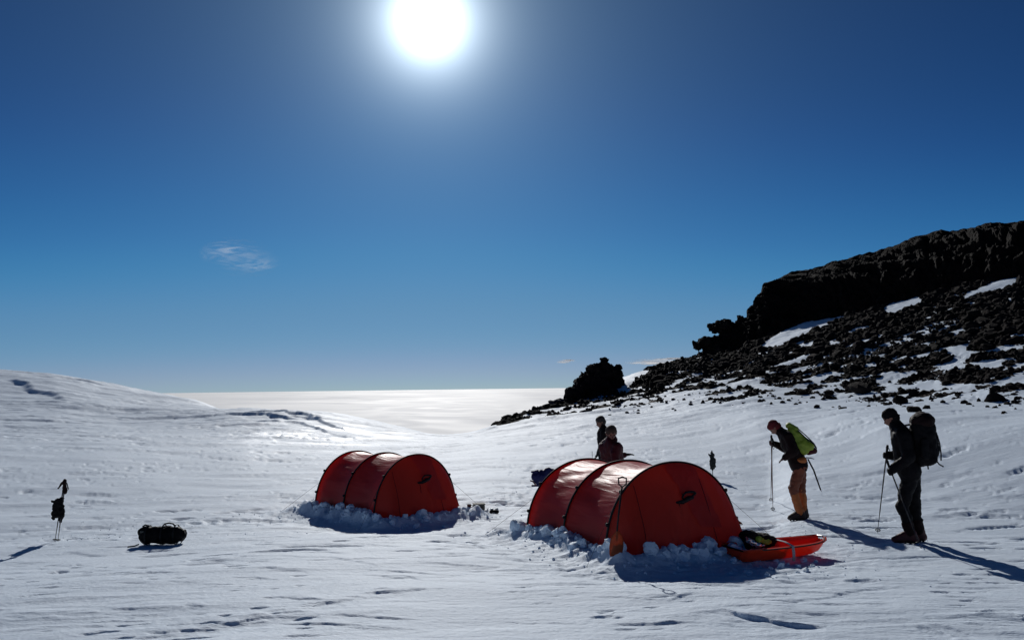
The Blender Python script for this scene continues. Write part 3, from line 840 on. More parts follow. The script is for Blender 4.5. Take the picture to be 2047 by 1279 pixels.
# ------------------------------------------------------------------ tents
def build_tent(t, label, seed):
    ox, oy = t['o']; zb = float(G0(ox, oy)); a = t['W'] / 2; H = t['H']; sp = t['sp']; L = 2 * sp
    zr = float(G0(*tent_world(t, 0, L))); pitch = (zr - zb) / L
    root = empty('tent', (ox, oy, zb), t['rot'], label, 'tent', 'red tunnel tents on the snow')
    def arch(s, drop=0., narrow=0.):      # s 0..1 from one foot over the top
        th = math.pi * (1 - s)
        c, n = math.cos(th), math.sin(th)
        x = (a - narrow) * math.copysign(abs(c) ** .97, c); z = (H - drop) * (max(n, 0) ** .90)
        return x, z
    ns = 72
    # outer shell: one skin over the three hoops
    ny = 60; V = []
    for j in range(ny + 1):
        y = L * j / ny; w = (y / sp) % 1.0 if j < ny else 0
        sag = math.sin(math.pi * w) ** 1.0
        for i in range(ns + 1):
            s = i / ns; x, z = arch(s, .052 * sag, .045 * sag)
            wr = (.020 * mnoise.noise(Vector((s * 16, y * 1.3, seed))) + .006 * mnoise.noise(Vector((s * 46, y * 3.2, seed + 4)))) * sag
            # taut creases drawn from the hoops
            wr += .014 * sag * math.sin(s * 60 + 3 * math.sin(y * 2.1 + seed)) * max(0, math.sin(math.pi * s)) * .5
            n = Vector((x / a ** 2, 0, z / H ** 2)).normalized()
            V.append((x + n.x * wr, y, z + n.z * wr + pitch * y - (.12 if i in (0, ns) else 0)))
    idx = lambda i, j: j * (ns + 1) + i
    Fc = [[idx(i, j), idx(i + 1, j), idx(i + 1, j + 1), idx(i, j + 1)] for j in range(ny) for i in range(ns)]
    mesh_np('flysheet', V, Fc, M['tent'], root)
    # end walls
    for end, (y0, e) in enumerate(((0, -t['ef']), (L, t['er']))):
        V = []; nn = 24
        for k in range(nn + 1):
            q = k / nn
            for i in range(ns + 1):
                s = i / ns; x, z = arch(s)
                xb = (a + .02) * math.cos(math.pi * (1 - s)); fy = math.sin(math.pi * s)
                bx = max(-a * .82, min(a * .82, xb * 1.15)) if True else xb
                by = e * min(1.0, (fy / .62)) ** .8
                bz = -.12
                X = x * (1 - q) + bx * q; Z = z * (1 - q) + bz * q; Y = by * (q ** .85)
                bulge = .035 * math.sin(math.pi * q) * fy
                wr = .022 * mnoise.noise(Vector((X * 6, Z * 1.6, seed + 9 + end))) + .006 * mnoise.noise(Vector((X * 15, Z * 4, seed + 3)))
                V.append((X, y0 + Y + math.copysign(bulge, e) + wr * (q > 0), Z + pitch * y0))
        f2 = [[idx(i, k), idx(i + 1, k), idx(i + 1, k + 1), idx(i, k + 1)] for k in range(nn) for i in range(ns)]
        w = mesh_np('door_panel' if end == 0 else 'rear_panel', V, f2, M['tent_end'], root)
        if end == 0:
            W0 = np.array(V).reshape(nn + 1, ns + 1, 3); i0, i1 = int(ns * .47), int(ns * .60)
            bm = bmesh.new(); rows = []
            for k in range(0, 16):
                f = k / 15; b_ = int(i0 + (i1 - i0) * .62 * f)
                rows.append([bm.verts.new(Vector(W0[k, i]) + Vector((0, -.012 - .012 * math.sin(math.pi * (i - b_) / max(1, i1 - b_)), 0))) for i in (b_, b_ + (i1 - b_) // 3 , b_ + 2 * (i1 - b_) // 3, i1 + k // 4)])
            for a_, c_ in zip(rows[:-1], rows[1:]):
                for q in range(3): bm.faces.new((a_[q], a_[q + 1], c_[q + 1], c_[q]))
            obj_bm('door_flap', bm, M['tent'], w)
        # seams / zips following the wall
        W = np.array(V).reshape(nn + 1, ns + 1, 3)
        for si in ((int(ns * .30)), int(ns * .60)):
            pts = [Vector(W[k, si]) + Vector((0, math.copysign(.008, e), 0)) for k in range(1, nn - 1)]
            bm = bmesh.new(); tube(bm, pts, .004, 5); obj_bm('zip', bm, M['maroon'], w)
    # pole sleeves
    for j in range(3):
        bm = bmesh.new(); y = sp * j
        pts = []
        for i in range(0, ns + 1):
            x, z = arch(i / ns); n = Vector((x / a ** 2, 0, z / H ** 2)).normalized(); pts.append((x + n.x * .012, y, z + n.z * .012 + pitch * y))
        tube(bm, pts, .013, 8, flat=1.4)
        sl = obj_bm('pole_sleeve', bm, M['black'], root)
        for s in (.10, .23, .80, .92):
            x, z = arch(s); n = Vector((x / a ** 2, 0, z / H ** 2)).normalized()
            bm = bmesh.new(); box(bm, (x + n.x * .035, y, z + n.z * .035 + pitch * y), (.035, .04, .045), bev=.008)
            obj_bm('buckle', bm, M['black'], sl)
    # dark band behind the front hoop
    bm = bmesh.new(); rows = []
    for i in range(ns + 1):
        x, z = arch(i / ns); n = Vector((x / a ** 2, 0, z / H ** 2)).normalized()
        rows.append([bm.verts.new((x * (1) + n.x * .004, yy, z + n.z * .004)) for yy in (-.012, .035)])
    for i in range(ns): bm.faces.new((rows[i][0], rows[i][1], rows[i + 1][1], rows[i + 1][0]))
    obj_bm('dark_hoop_band', bm, M['dark2'], root)
    # inner tent
    bm = bmesh.new(); rings = []
    for y in (.25, .7, L * .5, L - .4, L - .1):
        rings.append([bm.verts.new((arch(i / 24)[0] * .90, y, arch(i / 24)[1] * .86 + pitch * y)) for i in range(25)])
    for r_, q in zip(rings[:-1], rings[1:]):
        for i in range(24): bm.faces.new((r_[i], r_[i + 1], q[i + 1], q[i]))
    bm.faces.new(rings[0]); bm.faces.new(rings[-1][::-1])
    obj_bm('inner_tent', bm, M['inner'], root)
    # rolled black door tie with its loops
    zt = .66 * H; ey = -t['ef'] * .36
    bm = bmesh.new()
    x0 = -.13; zt -= .04
    tube(bm, [(x0 - .01, ey - .07, zt - .05), (x0 + .08, ey - .09, zt - .045), (x0 + .17, ey - .085, zt - .01), (x0 + .25, ey - .07, zt)], [.014, .028, .034, .022], 8)
    lp = [(x0 + .19 + .10 * math.cos(q), ey - .075, zt + .030 + .040 * math.sin(q) * (1 - .5 * math.cos(q)) + .02 * math.cos(q)) for q in [i * math.pi / 6 for i in range(12)]]
    tube(bm, lp, .015, 6, closed=True)
    tube(bm, [(x0 + .02, ey - .09, zt - .05), (x0 + .03, ey - .11, zt - .13), (x0 + .02, ey - .14, zt - .22)], .004, 5)
    obj_bm('door_tie', bm, M['black'], root)
    # guy lines
    for (u, v, du, dv) in ((-a * .93, 0, -.55, -.35), (a * .93, 0, .6, -.3), (-a * .93, L, -.5, .6), (a * .93, L, .6, .5)):
        x, y = tent_world(t, u + du, v + dv); zz = gz(x, y) - zb
        bm = bmesh.new(); tube(bm, [(u, v, .5 * H + pitch * v), (u + du, v + dv, zz)], .002, 4); obj_bm('guy_line', bm, M['dark2'], root)
    return root
build_tent(TENTS['big'], 'larger red tunnel tent with a shovel before its door, beside the orange sled', 2.0)
build_tent(TENTS['small'], 'smaller looking red tunnel tent standing alone farther off, nearer the black duffel', 7.0)

# ------------------------------------------------------------------ people
def hand_hulls(c, grip_dir, side):
    """palm, four unequal curled fingers and a thumb closed round a shaft running along grip_dir through c"""
    c = Vector(c); g = Vector(grip_dir).normalized(); s = Vector((0, side, 0)); s = (s - g * s.dot(g)).normalized(); f = g.cross(s)
    if f.x > 0: f = -f
    H = [[(c + s * .030 + g * .030, .024), (c + s * .030 - g * .030, .022), (c + s * .028 - f * .02, .022)]]
    for k, ln in enumerate((.9, 1.0, .95, .8)):
        o = g * (.033 - k * .022)
        p = [c + o + s * .028 + f * .022, c + o + f * .040 * ln + s * .004, c + o + f * .030 * ln - s * .024, c + o + f * .004 - s * .028]
        H += chain((p[0], .0125), (p[1], .0115), (p[2], .0105), (p[3], .0095))
    H += chain((c + s * .03 + g * .03, .014), (c + g * .045 - f * .012 + s * .004, .013), (c + g * .036 + f * .008 - s * .022, .011))
    return H

def open_hand(c, d, side):
    c = Vector(c); d = Vector(d).normalized(); u = Vector((0, side, 0)); n = d.cross(u)
    H = [[(c, (.030, .026, .026)), (c + d * .055 + u * .02, .017), (c + d * .055 - u * .022, .017)]]
    for k, ln in enumerate((.85, 1, .93, .72)):
        b = c + d * .06 + u * (.030 - k * .019)
        H += chain((b, .012), (b + d * .035 * ln - n * .006, .0112), (b + d * .062 * ln - n * .020, .0100))
    H += chain((c + u * .022, .014), (c + d * .03 + u * .048, .012), (c + d * .055 + u * .052 - n * .012, .010))
    return H

def person(label, loc, rz, J, mats, hat=None, puff=.0, hands=(None, None), sc=1.0, seed=1, boots=True, hood=False):
    root = empty('person', loc, rz, label, 'person'); root.scale = (sc,) * 3
    V_ = Vector; g = lambda k: V_(J[k])
    hd = g('head'); fd = V_(J['face']).normalized(); upv = V_(J['hup']).normalized(); sdv = fd.cross(upv).normalized()
    # body: head, neck, trunk, limbs in one surface
    def hp(f, u, s=0): return hd + fd * f + upv * u + sdv * s
    body = [[(hp(-.015, .025), .088), (hp(.02, .03), .078)], [(hp(.035, -.03), .058), (hp(.0, .0), .075)],
            [(hp(.062, -.085), .026), (hp(.02, -.05), .052)], [(hp(.088, -.005), .011), (hp(.108, -.028), .014)],
            [(hp(.092, -.052), .014), (hp(.085, -.056, .02), .010), (hp(.085, -.056, -.02), .010)],
            [(hp(.082, .025, .028), .014), (hp(.082, .025, -.028), .014)],
            [(hp(-.005, -.005, .082), (.016, .012, .026)), (hp(-.01, -.02, .078), .012)], [(hp(-.005, -.005, -.082), (.016, .012, .026)), (hp(-.01, -.02, -.078), .012)]]
    body += chain((g('neck'), .062), (hp(-.02, -.06), .056))
    ch, wa, pe = g('chest'), g('waist'), g('pelvis')
    body += [[(ch + V_((0, .10, .04)), .10), (ch + V_((0, -.10, .04)), .10), (wa, (.11, .13, .09))], [(wa, (.11, .14, .09)), (pe, (.12, .15, .10))], [(g('neck'), .06), (ch, .11)]]
    for s in 'nf':
        body += chain((g('sh' + s), .062), (g('el' + s), .044), (g('ha' + s), .030))
        body += chain((g('hip' + s), .085), (g('kn' + s), .058), (g('an' + s), .042), (g('toe' + s), .032))
    blob('body', body, M['skin'], root, voxel=.013, smooth=2)
    for s in (1, -1):
        bm = bmesh.new(); bmesh.ops.create_icosphere(bm, subdivisions=2, radius=.011, matrix=Matrix.Translation(hp(.086, .006, .030 * s)))
        obj_bm('eye', bm, M['dark'], root)
    jk = [[(ch + V_((.0, .12, .06)), .125), (ch + V_((.0, -.12, .06)), .125), (wa + V_((0, .06, 0)), .14), (wa + V_((0, -.06, 0)), .14)],
          [(wa + V_((0, .06, 0)), .14), (wa + V_((0, -.06, 0)), .14), (pe + V_((0, .08, -.02)), .135), (pe + V_((0, -.08, -.02)), .135)],
          [(g('neck'), .082), (g('shn'), .085), (g('shf'), .085), (ch, .13)], [(g('neck') , .078), (g('neck').lerp(hd, .35), .074)]]
    for s in 'nf':
        w = g('el' + s).lerp(g('ha' + s), .86)
        jk += chain((g('sh' + s), .088), (g('el' + s), .066), (w, .047))
    jk = [[(c_, r_ + puff) for c_, r_ in h_] for h_ in jk]
    blob('jacket', jk, mats['jacket'], root, voxel=.014, smooth=3, fold=.016, fscale=8, seed=seed)
    tr = [[(pe + V_((0, .07, .04)), .125), (pe + V_((0, -.07, .04)), .125), (g('hipn'), .115), (g('hipf'), .115)]]
    ga = {}
    for s in 'nf':
        lo = g('kn' + s).lerp(g('an' + s), mats.get('tl', .80))
        tr += chain((g('hip' + s), .115), (g('kn' + s), .086), (lo, .070))
    blob('trousers', tr, mats['trousers'], root, voxel=.014, smooth=3, fold=.018, fscale=8, seed=seed + 5, aniso=(1, 1, 1.6))
    if boots:
        for s in 'nf':
            an, kn, toe = g('an' + s), g('kn' + s), g('toe' + s); heel = V_((an.x + (an.x - toe.x) * .28, an.y, .055))
            k2 = an.lerp(kn, mats.get('gh', .28))
            blob('gaiter', chain((an + V_((0, 0, .0)), .072), (k2, .078)), mats['gaiter'], root, voxel=.013, smooth=2, fold=.012, fscale=14, seed=seed + 8)
            b = blob('boot', [[(heel, (.055, .052, .055)), (V_((toe.x, toe.y, .045)), (.055, .05, .045)), (an.lerp(heel, .3) + V_((0, 0, .03)), .062), (V_(toe).lerp(an, .5), .055)]],
                     mats['boot'], root, voxel=.012, smooth=2, fold=.006, fscale=16)
            bm = bmesh.new()
            for q in range(5):
                x = heel.x + (toe.x - heel.x) * (q / 4.0); box(bm, (x, an.y, .008), (.03, .10, .03), bev=.004)
            tube(bm, [(heel.x, an.y - .05, .03), (toe.x, an.y - .05, .03), (toe.x - .045, an.y, .03), (toe.x, an.y + .05, .03), (heel.x, an.y + .05, .03)], .008, 6, closed=True)
            obj_bm('crampon', bm, M['black'], b)
    for s, gd in zip('nf', hands):
        side = -1 if s == 'n' else 1
        c = g('ha' + s); el = g('el' + s)
        if gd is not None and gd != 'open':
            hh = hand_hulls(c, gd, side); pc = c + V_((0, side * .025, 0))
        else:
            dd = (c - el).normalized(); hh = open_hand(c, dd, side); pc = c
        hh += chain((pc, .030), (pc.lerp(el, .3), .042))
        blob('glove', hh, mats['glove'], root, voxel=.0075, smooth=1)
    if hat:
        hh = [[(hp(-.02, .040), .097), (hp(.015, .045), .084)], [(hp(-.035, -.02), .082), (hp(-.01, .035), .095)]]
        blob('hat', hh, hat, root, voxel=.011, smooth=2, fold=.006, fscale=22)
        bm = bmesh.new()
        pts = [hp(-.018 + .094 * math.cos(q), .004 + .028 * math.cos(q), .086 * math.sin(q)) for q in [i * math.pi / 10 for i in range(20)]]
        tube(bm, pts, .011, 8, closed=True); obj_bm('hat_brim', bm, hat, root)
    if hood:
        blob('hood', [[(g('neck') + V_((.06, 0, .03)), .09), (g('neck') + V_((.02, .08, .02)), .06), (g('neck') + V_((.02, -.08, .02)), .06)]], mats['jacket'], root, voxel=.014, smooth=3, fold=.02, fscale=12)
    return root

def pole(root_name, top, tip, label, m=None, basket=.032, cat='ski pole', group=None):
    """trekking pole from grip top to tip"""
    top = Vector(top); tip = Vector(tip); ax = (tip - top).normalized(); ln = (tip - top).length
    root = empty(root_name, tip, 0, label, cat, group)
    T = lambda p: Vector(p) - tip
    bm = bmesh.new(); tube(bm, [T(top + ax * .10), T(top + ax * ln * .45)], .0095, 8); tube(bm, [T(top + ax * ln * .44), T(top + ax * ln * .75)], .0078, 8)
    tube(bm, [T(top + ax * ln * .74), T(tip)], [.0062, .003], 8); obj_bm('shaft', bm, m or M['pole'], root)
    bm = bmesh.new(); tube(bm, [T(top - ax * .01), T(top + ax * .02), T(top + ax * .07), T(top + ax * .14)], [.014, .019, .015, .017], 10); obj_bm('grip', bm, M['black'], root)
    bm = bmesh.new(); c = tip - ax * .06
    u = ax.orthogonal().normalized(); w = ax.cross(u)
    tube(bm, [T(c + u * math.cos(q) * basket + w * math.sin(q) * basket) for q in [i * math.pi / 6 for i in range(12)]], .006, 6, closed=True)
    for q in range(4):
        d = u * math.cos(q * math.pi / 2) + w * math.sin(q * math.pi / 2); tube(bm, [T(c), T(c + d * basket)], .004, 5)
    obj_bm('basket', bm, M['black'], root)
    bm = bmesh.new()
    s0 = top + ax * .01
    tube(bm, [T(s0), T(s0 + Vector((.03, 0, -.05))), T(s0 + Vector((.05, .01, -.13))), T(s0 + Vector((.02, .01, -.17))), T(s0 + Vector((.0, 0, -.10)))], .005, 5)
    obj_bm('wrist_strap', bm, M['black'], root)
    return root

def ground_at(px, py): 
    x, y = hit(px, py); return Vector((x, y, gz(x, y)))

# --- hiker in black with the big pack
pA = ground_at(1826, 1087)
azA = math.atan2(pA.x, pA.y)
def loc(p, base, rz, sc): return base + Matrix.Rotation(rz, 3, 'Z') @ (Vector(p) * sc)
JA = dict(pelvis=(-.0, 0, .96), waist=(-.03, 0, 1.12), chest=(-.07, 0, 1.35), neck=(-.11, 0, 1.53), head=(-.20, 0, 1.685), face=(-.86, 0, -.50), hup=(-.50, 0, .86),
          shn=(-.05, -.19, 1.46), shf=(-.07, .19, 1.46), eln=(.0, -.27, 1.17), elf=(-.05, .27, 1.17), han=(-.225, -.24, .965), haf=(-.285, .24, 1.14),
          hipn=(-.0, -.10, .90), hipf=(.03, .10, .90), knn=(-.11, -.10, .50), knf=(.03, .10, .50), ann=(-.03, -.10, .13), anf=(.075, .11, .14),
          toen=(-.22, -.12, .05), toef=(-.09, .12, .05))
person('person in black with beanie bowed over two poles, standing under a huge backpack', pA, -azA, JA,
       dict(jacket=M['dark'], trousers=M['dark'], gaiter=M['brown'], boot=M['bootred'], glove=M['dark'], gh=.35), hat=M['dark2'],
       hands=((-.30, 0, 1), (.18, 0, 1)), seed=2, sc=.975, puff=.018)
def at_ground(x, y, up=.0): return Vector((x, y, gz(x, y) + up))
# poles of A
hA = loc((-.285, .24, 1.14), pA, -azA, .975); tipA = ground_at(1754, 1065)
ax = (tipA - hA).normalized(); pole('ski_pole', hA - ax * .16, tipA, 'thin pole held out ahead by the black-clad hiker')
hA2 = loc((-.225, -.24, .965), pA, -azA, .975); tipA2 = ground_at(1840, 1097)
ax = (tipA2 - hA2).normalized(); pole('ski_pole', hA2 - ax * .16, tipA2, 'pole slanting across the legs of the black-clad hiker')

def backpack(loc, label, hulls, lid, m, mlid, pockets=(), straps=(), rz=0, seed=1, sc=.975):
    root = empty('backpack', loc, rz, label, 'backpack')
    blob('pack_body', hulls, m, root, voxel=.016, smooth=3, fold=.020, fscale=9, seed=seed)
    if lid: blob('lid', lid, mlid, root, voxel=.014, smooth=3, fold=.014, fscale=12, seed=seed + 1)
    for p in pockets: blob('pocket', p, m, root, voxel=.014, smooth=3, fold=.012, fscale=12, seed=seed + 2)
    for s in straps:
        bm = bmesh.new(); tube(bm, s, .009, 6, flat=.5); obj_bm('strap', bm, M['black'], root)
    root.scale = (sc,) * 3; return root
backpack(loc((.045, 0, 0), pA, -azA, 1), 'huge dark backpack on the back of the black-clad hiker',
         [[((.10, .10, 1.13), .10), ((.10, -.10, 1.13), .10), ((.21, .10, 1.15), .10), ((.21, -.10, 1.15), .10), ((.08, .10, 1.55), .10), ((.08, -.10, 1.55), .10), ((.22, .09, 1.55), .09), ((.22, -.09, 1.55), .09)]],
         [[((.07, .11, 1.64), .085), ((.07, -.11, 1.64), .085), ((.20, .10, 1.64), .10), ((.20, -.10, 1.64), .10), ((.13, 0, 1.69), .09)]],
         M['dark'], M['brown'],
         pockets=([[((.15, -.20, 1.18), .06), ((.15, -.20, 1.38), .055)]], [[((.15, .20, 1.18), .06), ((.15, .20, 1.38), .055)]], [[((.27, 0, 1.22), .07), ((.27, 0, 1.42), .06)]]),
         straps=([(-.02, -.15, 1.10), (-.20, -.15, 1.22), (-.22, -.15, 1.40), (-.14, -.14, 1.56), (.02, -.10, 1.60)],
                 [(-.02, .15, 1.10), (-.20, .15, 1.22), (-.22, .15, 1.40), (-.14, .14, 1.56), (.02, .10, 1.60)],
                 [(.30, -.10, 1.50), (.335, -.11, 1.35), (.345, -.11, 1.20), (.34, -.11, 1.12)], [(.28, 0, 1.12), (.32, 0, 1.06), (.37, 0, 1.03)],
                 [(.18, 0, 1.05), (.185, 0, .99)], [(.1, -.13, 1.05), (-.08, -.17, 1.01), (-.2, -.08, 1.0), (-.21, .08, 1.0), (-.08, .17, 1.01), (.1, .13, 1.05)]), seed=4, rz=-azA)

# --- bent hiker, red hat, green pack
pB = ground_at(1600, 1037)
azB = math.atan2(pB.x, pB.y)
JB = dict(pelvis=(.02, 0, .93), waist=(-.04, 0, 1.07), chest=(-.14, 0, 1.28), neck=(-.235, 0, 1.465), head=(-.365, 0, 1.57), face=(-.62, 0, -.78), hup=(-.78, 0, .62),
          shn=(-.15, -.18, 1.42), shf=(-.17, .18, 1.42), eln=(-.06, -.27, 1.17), elf=(-.20, .25, 1.19), han=(-.22, -.22, 1.06), haf=(-.425, .20, 1.285),
          hipn=(.03, -.10, .88), hipf=(.03, .10, .88), knn=(-.10, -.10, .52), knf=(.03, .10, .50), ann=(.0, -.10, .13), anf=(.06, .10, .15),
          toen=(-.16, -.12, .05), toef=(-.06, .11, .05))
person('person in red beanie and orange gaiters leaning forward over a pair of poles', pB, -azB, JB,
       dict(jacket=M['brown'], trousers=M['orangered'], gaiter=M['orange'], boot=M['boot'], glove=M['bootred'], gh=1.05, tl=.2), hat=M['redhat'],
       hands=(None, (-.06, .18, 1)), seed=9, sc=.955, puff=.010)
hB = loc((-.425, .20, 1.285), pB, -azB, .955)
for k, (px, py, lb) in enumerate(((1541, 998, 'farther of the two poles held by the hiker in red beanie'), (1545, 1018, 'nearer of the two poles held by the hiker in red beanie'))):
    tp = ground_at(px, py); q = hB + Vector((0, -.012 + .03 * k, 0)); ax = (tp - q).normalized()
    pole('ski_pole', q - ax * .20, tp, lb, M['bootred'])
backpack(pB, 'lime green backpack with red base carried by the stooping hiker',
         [[((-.10, .09, 1.56), .055), ((-.10, -.09, 1.56), .055), ((-.06, .10, 1.38), .08), ((-.06, -.10, 1.38), .08), ((.20, .08, 1.24), .075), ((.20, -.08, 1.24), .075), ((.10, .10, 1.18), .08), ((.10, -.10, 1.18), .08)]],
         [[((-.13, .08, 1.60), .05), ((-.13, -.08, 1.60), .05), ((-.02, .08, 1.54), .05), ((-.02, -.08, 1.54), .05)]],
         M['green'], M['green'], pockets=(),
         straps=([(.0, -.10, 1.55), (.12, -.12, 1.42), (.24, -.12, 1.32), (.29, -.09, 1.24), (.25, -.09, 1.17)], [(.02, .02, 1.55), (.16, .0, 1.42), (.27, .0, 1.30), (.31, 0, 1.22), (.27, 0, 1.15)],
                 [(-.12, -.15, 1.52), (-.26, -.15, 1.36), (-.24, -.15, 1.22), (-.1, -.15, 1.10)]), seed=14, sc=.955, rz=-azB)
bp_ = [o for o in COL.objects if o.get('label', '').startswith('lime green backpack')][0]
blob('pack_base', [[((.18, .07, 1.16), .06), ((.18, -.07, 1.16), .06), ((.27, .06, 1.17), .05), ((.27, -.06, 1.17), .05)]], M['maroon'], bp_, voxel=.014, smooth=3, fold=.012)
ia = empty('ice_axe', loc((.16, -.16, .92), pB, -azB, .955), -azB, 'dark shaft of an ice axe hanging behind the stooping hiker', 'ice axe')
bm = bmesh.new(); tube(bm, [(.0, 0, .12), (.08, -.01, -.05), (.175, -.02, -.37)], [.012, .013, .011], 8); obj_bm('shaft', bm, M['black'], ia)
bm = bmesh.new(); tube(bm, [(-.10, 0, .10), (-.02, 0, .14), (.05, 0, .135), (.10, 0, .12)], [.004, .011, .011, .006], 6); obj_bm('head', bm, M['alu'], ia)
bm = bmesh.new(); tube(bm, [(.175, -.02, -.37), (.19, -.02, -.40)], [.008, .002], 6); obj_bm('spike', bm, M['alu'], ia)
tagit(blob('waist_bag', [[((0, 0, 0), (.075, .06, .055)), ((.06, 0, .01), .05)]], M['orange'], None, voxel=.012, smooth=2, fold=.01), 'small orange pouch on the hip of the stooping hiker', 'pouch').location = loc((.04, -.17, 1.02), pB, -azB, .955)

# --- two people behind the larger tent
xC, yC = 1.97, 17.5; pC = Vector((xC, yC, gz(xC, yC)))
JS = dict(pelvis=(0, 0, .95), waist=(0, 0, 1.10), chest=(-.01, 0, 1.32), neck=(-.03, 0, 1.49), head=(-.085, 0, 1.63), face=(-.93, 0, -.36), hup=(-.36, 0, .93),
          shn=(0, -.19, 1.42), shf=(0, .19, 1.42), eln=(.03, -.24, 1.14), elf=(.03, .24, 1.14), han=(-.10, -.22, .92), haf=(-.10, .22, .92),
          hipn=(0, -.1, .9), hipf=(0, .1, .9), knn=(-.02, -.11, .5), knf=(-.02, .11, .5), ann=(0, -.11, .13), anf=(0, .11, .13), toen=(-.17, -.12, .05), toef=(-.17, .12, .05))
person('person in dark clothes and brown cap standing farthest back behind the tent', pC, R(12), JS,
       dict(jacket=M['dark2'], trousers=M['dark'], gaiter=M['dark'], boot=M['boot'], glove=M['dark']), hat=M['boot'], hands=(None, None), seed=21)
xD, yD = 1.64, 13.75; pD = Vector((xD, yD, gz(xD, yD)))
JD = dict(pelvis=(.10, 0, .80), waist=(.05, 0, .94), chest=(-.0, 0, 1.14), neck=(-.02, 0, 1.30), head=(-.0, -.03, 1.44), face=(-.45, -.82, -.34), hup=(-.14, -.30, .94),
          shn=(-.04, -.19, 1.23), shf=(.02, .19, 1.23), eln=(-.12, -.22, .98), elf=(.16, .16, 1.06), han=(.0, -.26, .86), haf=(.36, .02, 1.08),
          hipn=(.12, -.1, .75), hipf=(.12, .1, .75), knn=(-.14, -.12, .47), knf=(-.12, .12, .47), ann=(.04, -.12, .13), anf=(.05, .12, .13), toen=(-.14, -.13, .05), toef=(-.13, .13, .05))
person('person in maroon jacket with shaggy hair crouched against the back of the larger tent', pD, R(35), JD,
       dict(jacket=M['maroon'], trousers=M['dark'], gaiter=M['dark'], boot=M['boot'], glove=M['dark']), hat=M['hair'], hands=(None, 'open'), seed=30, hood=True, sc=1.05)

# ------------------------------------------------------------------ sled and cargo
pS = ground_at(1566, 1113); pe1 = ground_at(1500, 1120); pe2 = ground_at(1610, 1113)
dirv = Vector((pe2.x - pe1.x, pe2.y - pe1.y, 0)); rzS = math.atan2(dirv.y, dirv.x)
sled = empty('pulk_sled', pS + Vector((-.0, .20, .02)), rzS, 'open orange plastic sled beside the larger tent', 'sled')
sled.rotation_euler = (0.0, -R(.5), rzS)
def pulk():
    st = [(-.66, .17, .05, .15), (-.62, .21, .012, .16), (-.5, .225, .0, .155), (-.2, .23, .0, .15), (.15, .225, .0, .15), (.38, .20, .008, .150), (.52, .165, .035, .155), (.62, .11, .08, .168), (.67, .05, .13, .180)]
    bm = bmesh.new(); rings = []
    for x, hw, zb, zt in st:
        pr = [(-hw - .045, zt - .012), (-hw - .04, zt), (-hw, zt), (-hw * .96, zt - .03), (-hw * .80, zb + .02), (-hw * .68, zb), (-hw * .4, zb), (-hw * .36, zb + .018), (-hw * .22, zb + .018), (-hw * .18, zb),
              (hw * .18, zb), (hw * .22, zb + .018), (hw * .36, zb + .018), (hw * .4, zb), (hw * .68, zb), (hw * .80, zb + .02), (hw * .96, zt - .03), (hw, zt), (hw + .04, zt), (hw + .045, zt - .012)]
        rings.append([bm.verts.new((x, y, z)) for y, z in pr])
    for a, b in zip(rings[:-1], rings[1:]):
        for i in range(len(a) - 1): bm.faces.new((a[i], a[i + 1], b[i + 1], b[i]))
    bm.faces.new(rings[0]); 
    bmesh.ops.subdivide_edges(bm, edges=bm.edges, cuts=1, smooth=.3)
    geo = bmesh.ops.solidify(bm, geom=bm.faces[:], thickness=.006)
    return bm
hull = obj_bm('hull', pulk(), M['pulk'], sled, sharp=50)
for s in (-1, 1):
    bm = bmesh.new()
    tube(bm, [(-.64, s * .232, .152), (-.4, s * .272, .150), (-.1, s * .277, .148), (.2, s * .272, .148), (.42, s * .232, .150), (.55, s * .185, .160), (.66, s * .08, .180)], .009, 6)
    obj_bm('side_rope', bm, M['pulkdark'], sled)
bm = bmesh.new()
tube(bm, [(.0, -.285, -.01), (.0, -.290, .08), (.0, -.28, .165), (.0, -.14, .19), (.0, .1, .19), (.0, .27, .165)], .022, 8, flat=.25)
obj_bm('lashing_strap', bm, M['strap'], sled)
bm = bmesh.new(); tube(bm, [(.66, -.05, .178), (.70, 0, .180), (.66, .05, .178)], .010, 6); obj_bm('tow_loop', bm, M['alu'], sled)
# cargo
cg = empty('gear_bag', sled.location + Vector((-.22, .05, .12)), rzS, 'black and lime bag with silver foil lying in the orange sled', 'bag')
blob('bag_body', [[((-.17, .05, .13), .055), ((-.17, -.08, .13), .055), ((.16, .05, .06), .055), ((.16, -.08, .06), .05), ((-.15, 0, .04), .07), ((.1, 0, .02), .06)]], M['dark'], cg, voxel=.013, smooth=3, fold=.03, fscale=10, seed=3)
blob('lime_panel', [[((-.10, -.12, .10), .030), ((.08, -.12, .055), .030), ((.0, -.13, .04), .022)]], M['green'], cg, voxel=.010, smooth=2, fold=.02, fscale=14, seed=4)
blob('silver_foil', [[((-.21, -.10, .09), .032), ((-.16, -.13, .05), .032)], [((-.20, -.06, .13), .025), ((-.22, -.10, .10), .03)], [((-.12, -.14, .03), .026), ((-.04, -.14, .025), .018)]], M['silver'], cg, voxel=.010, smooth=1, fold=.02, fscale=18, seed=6)

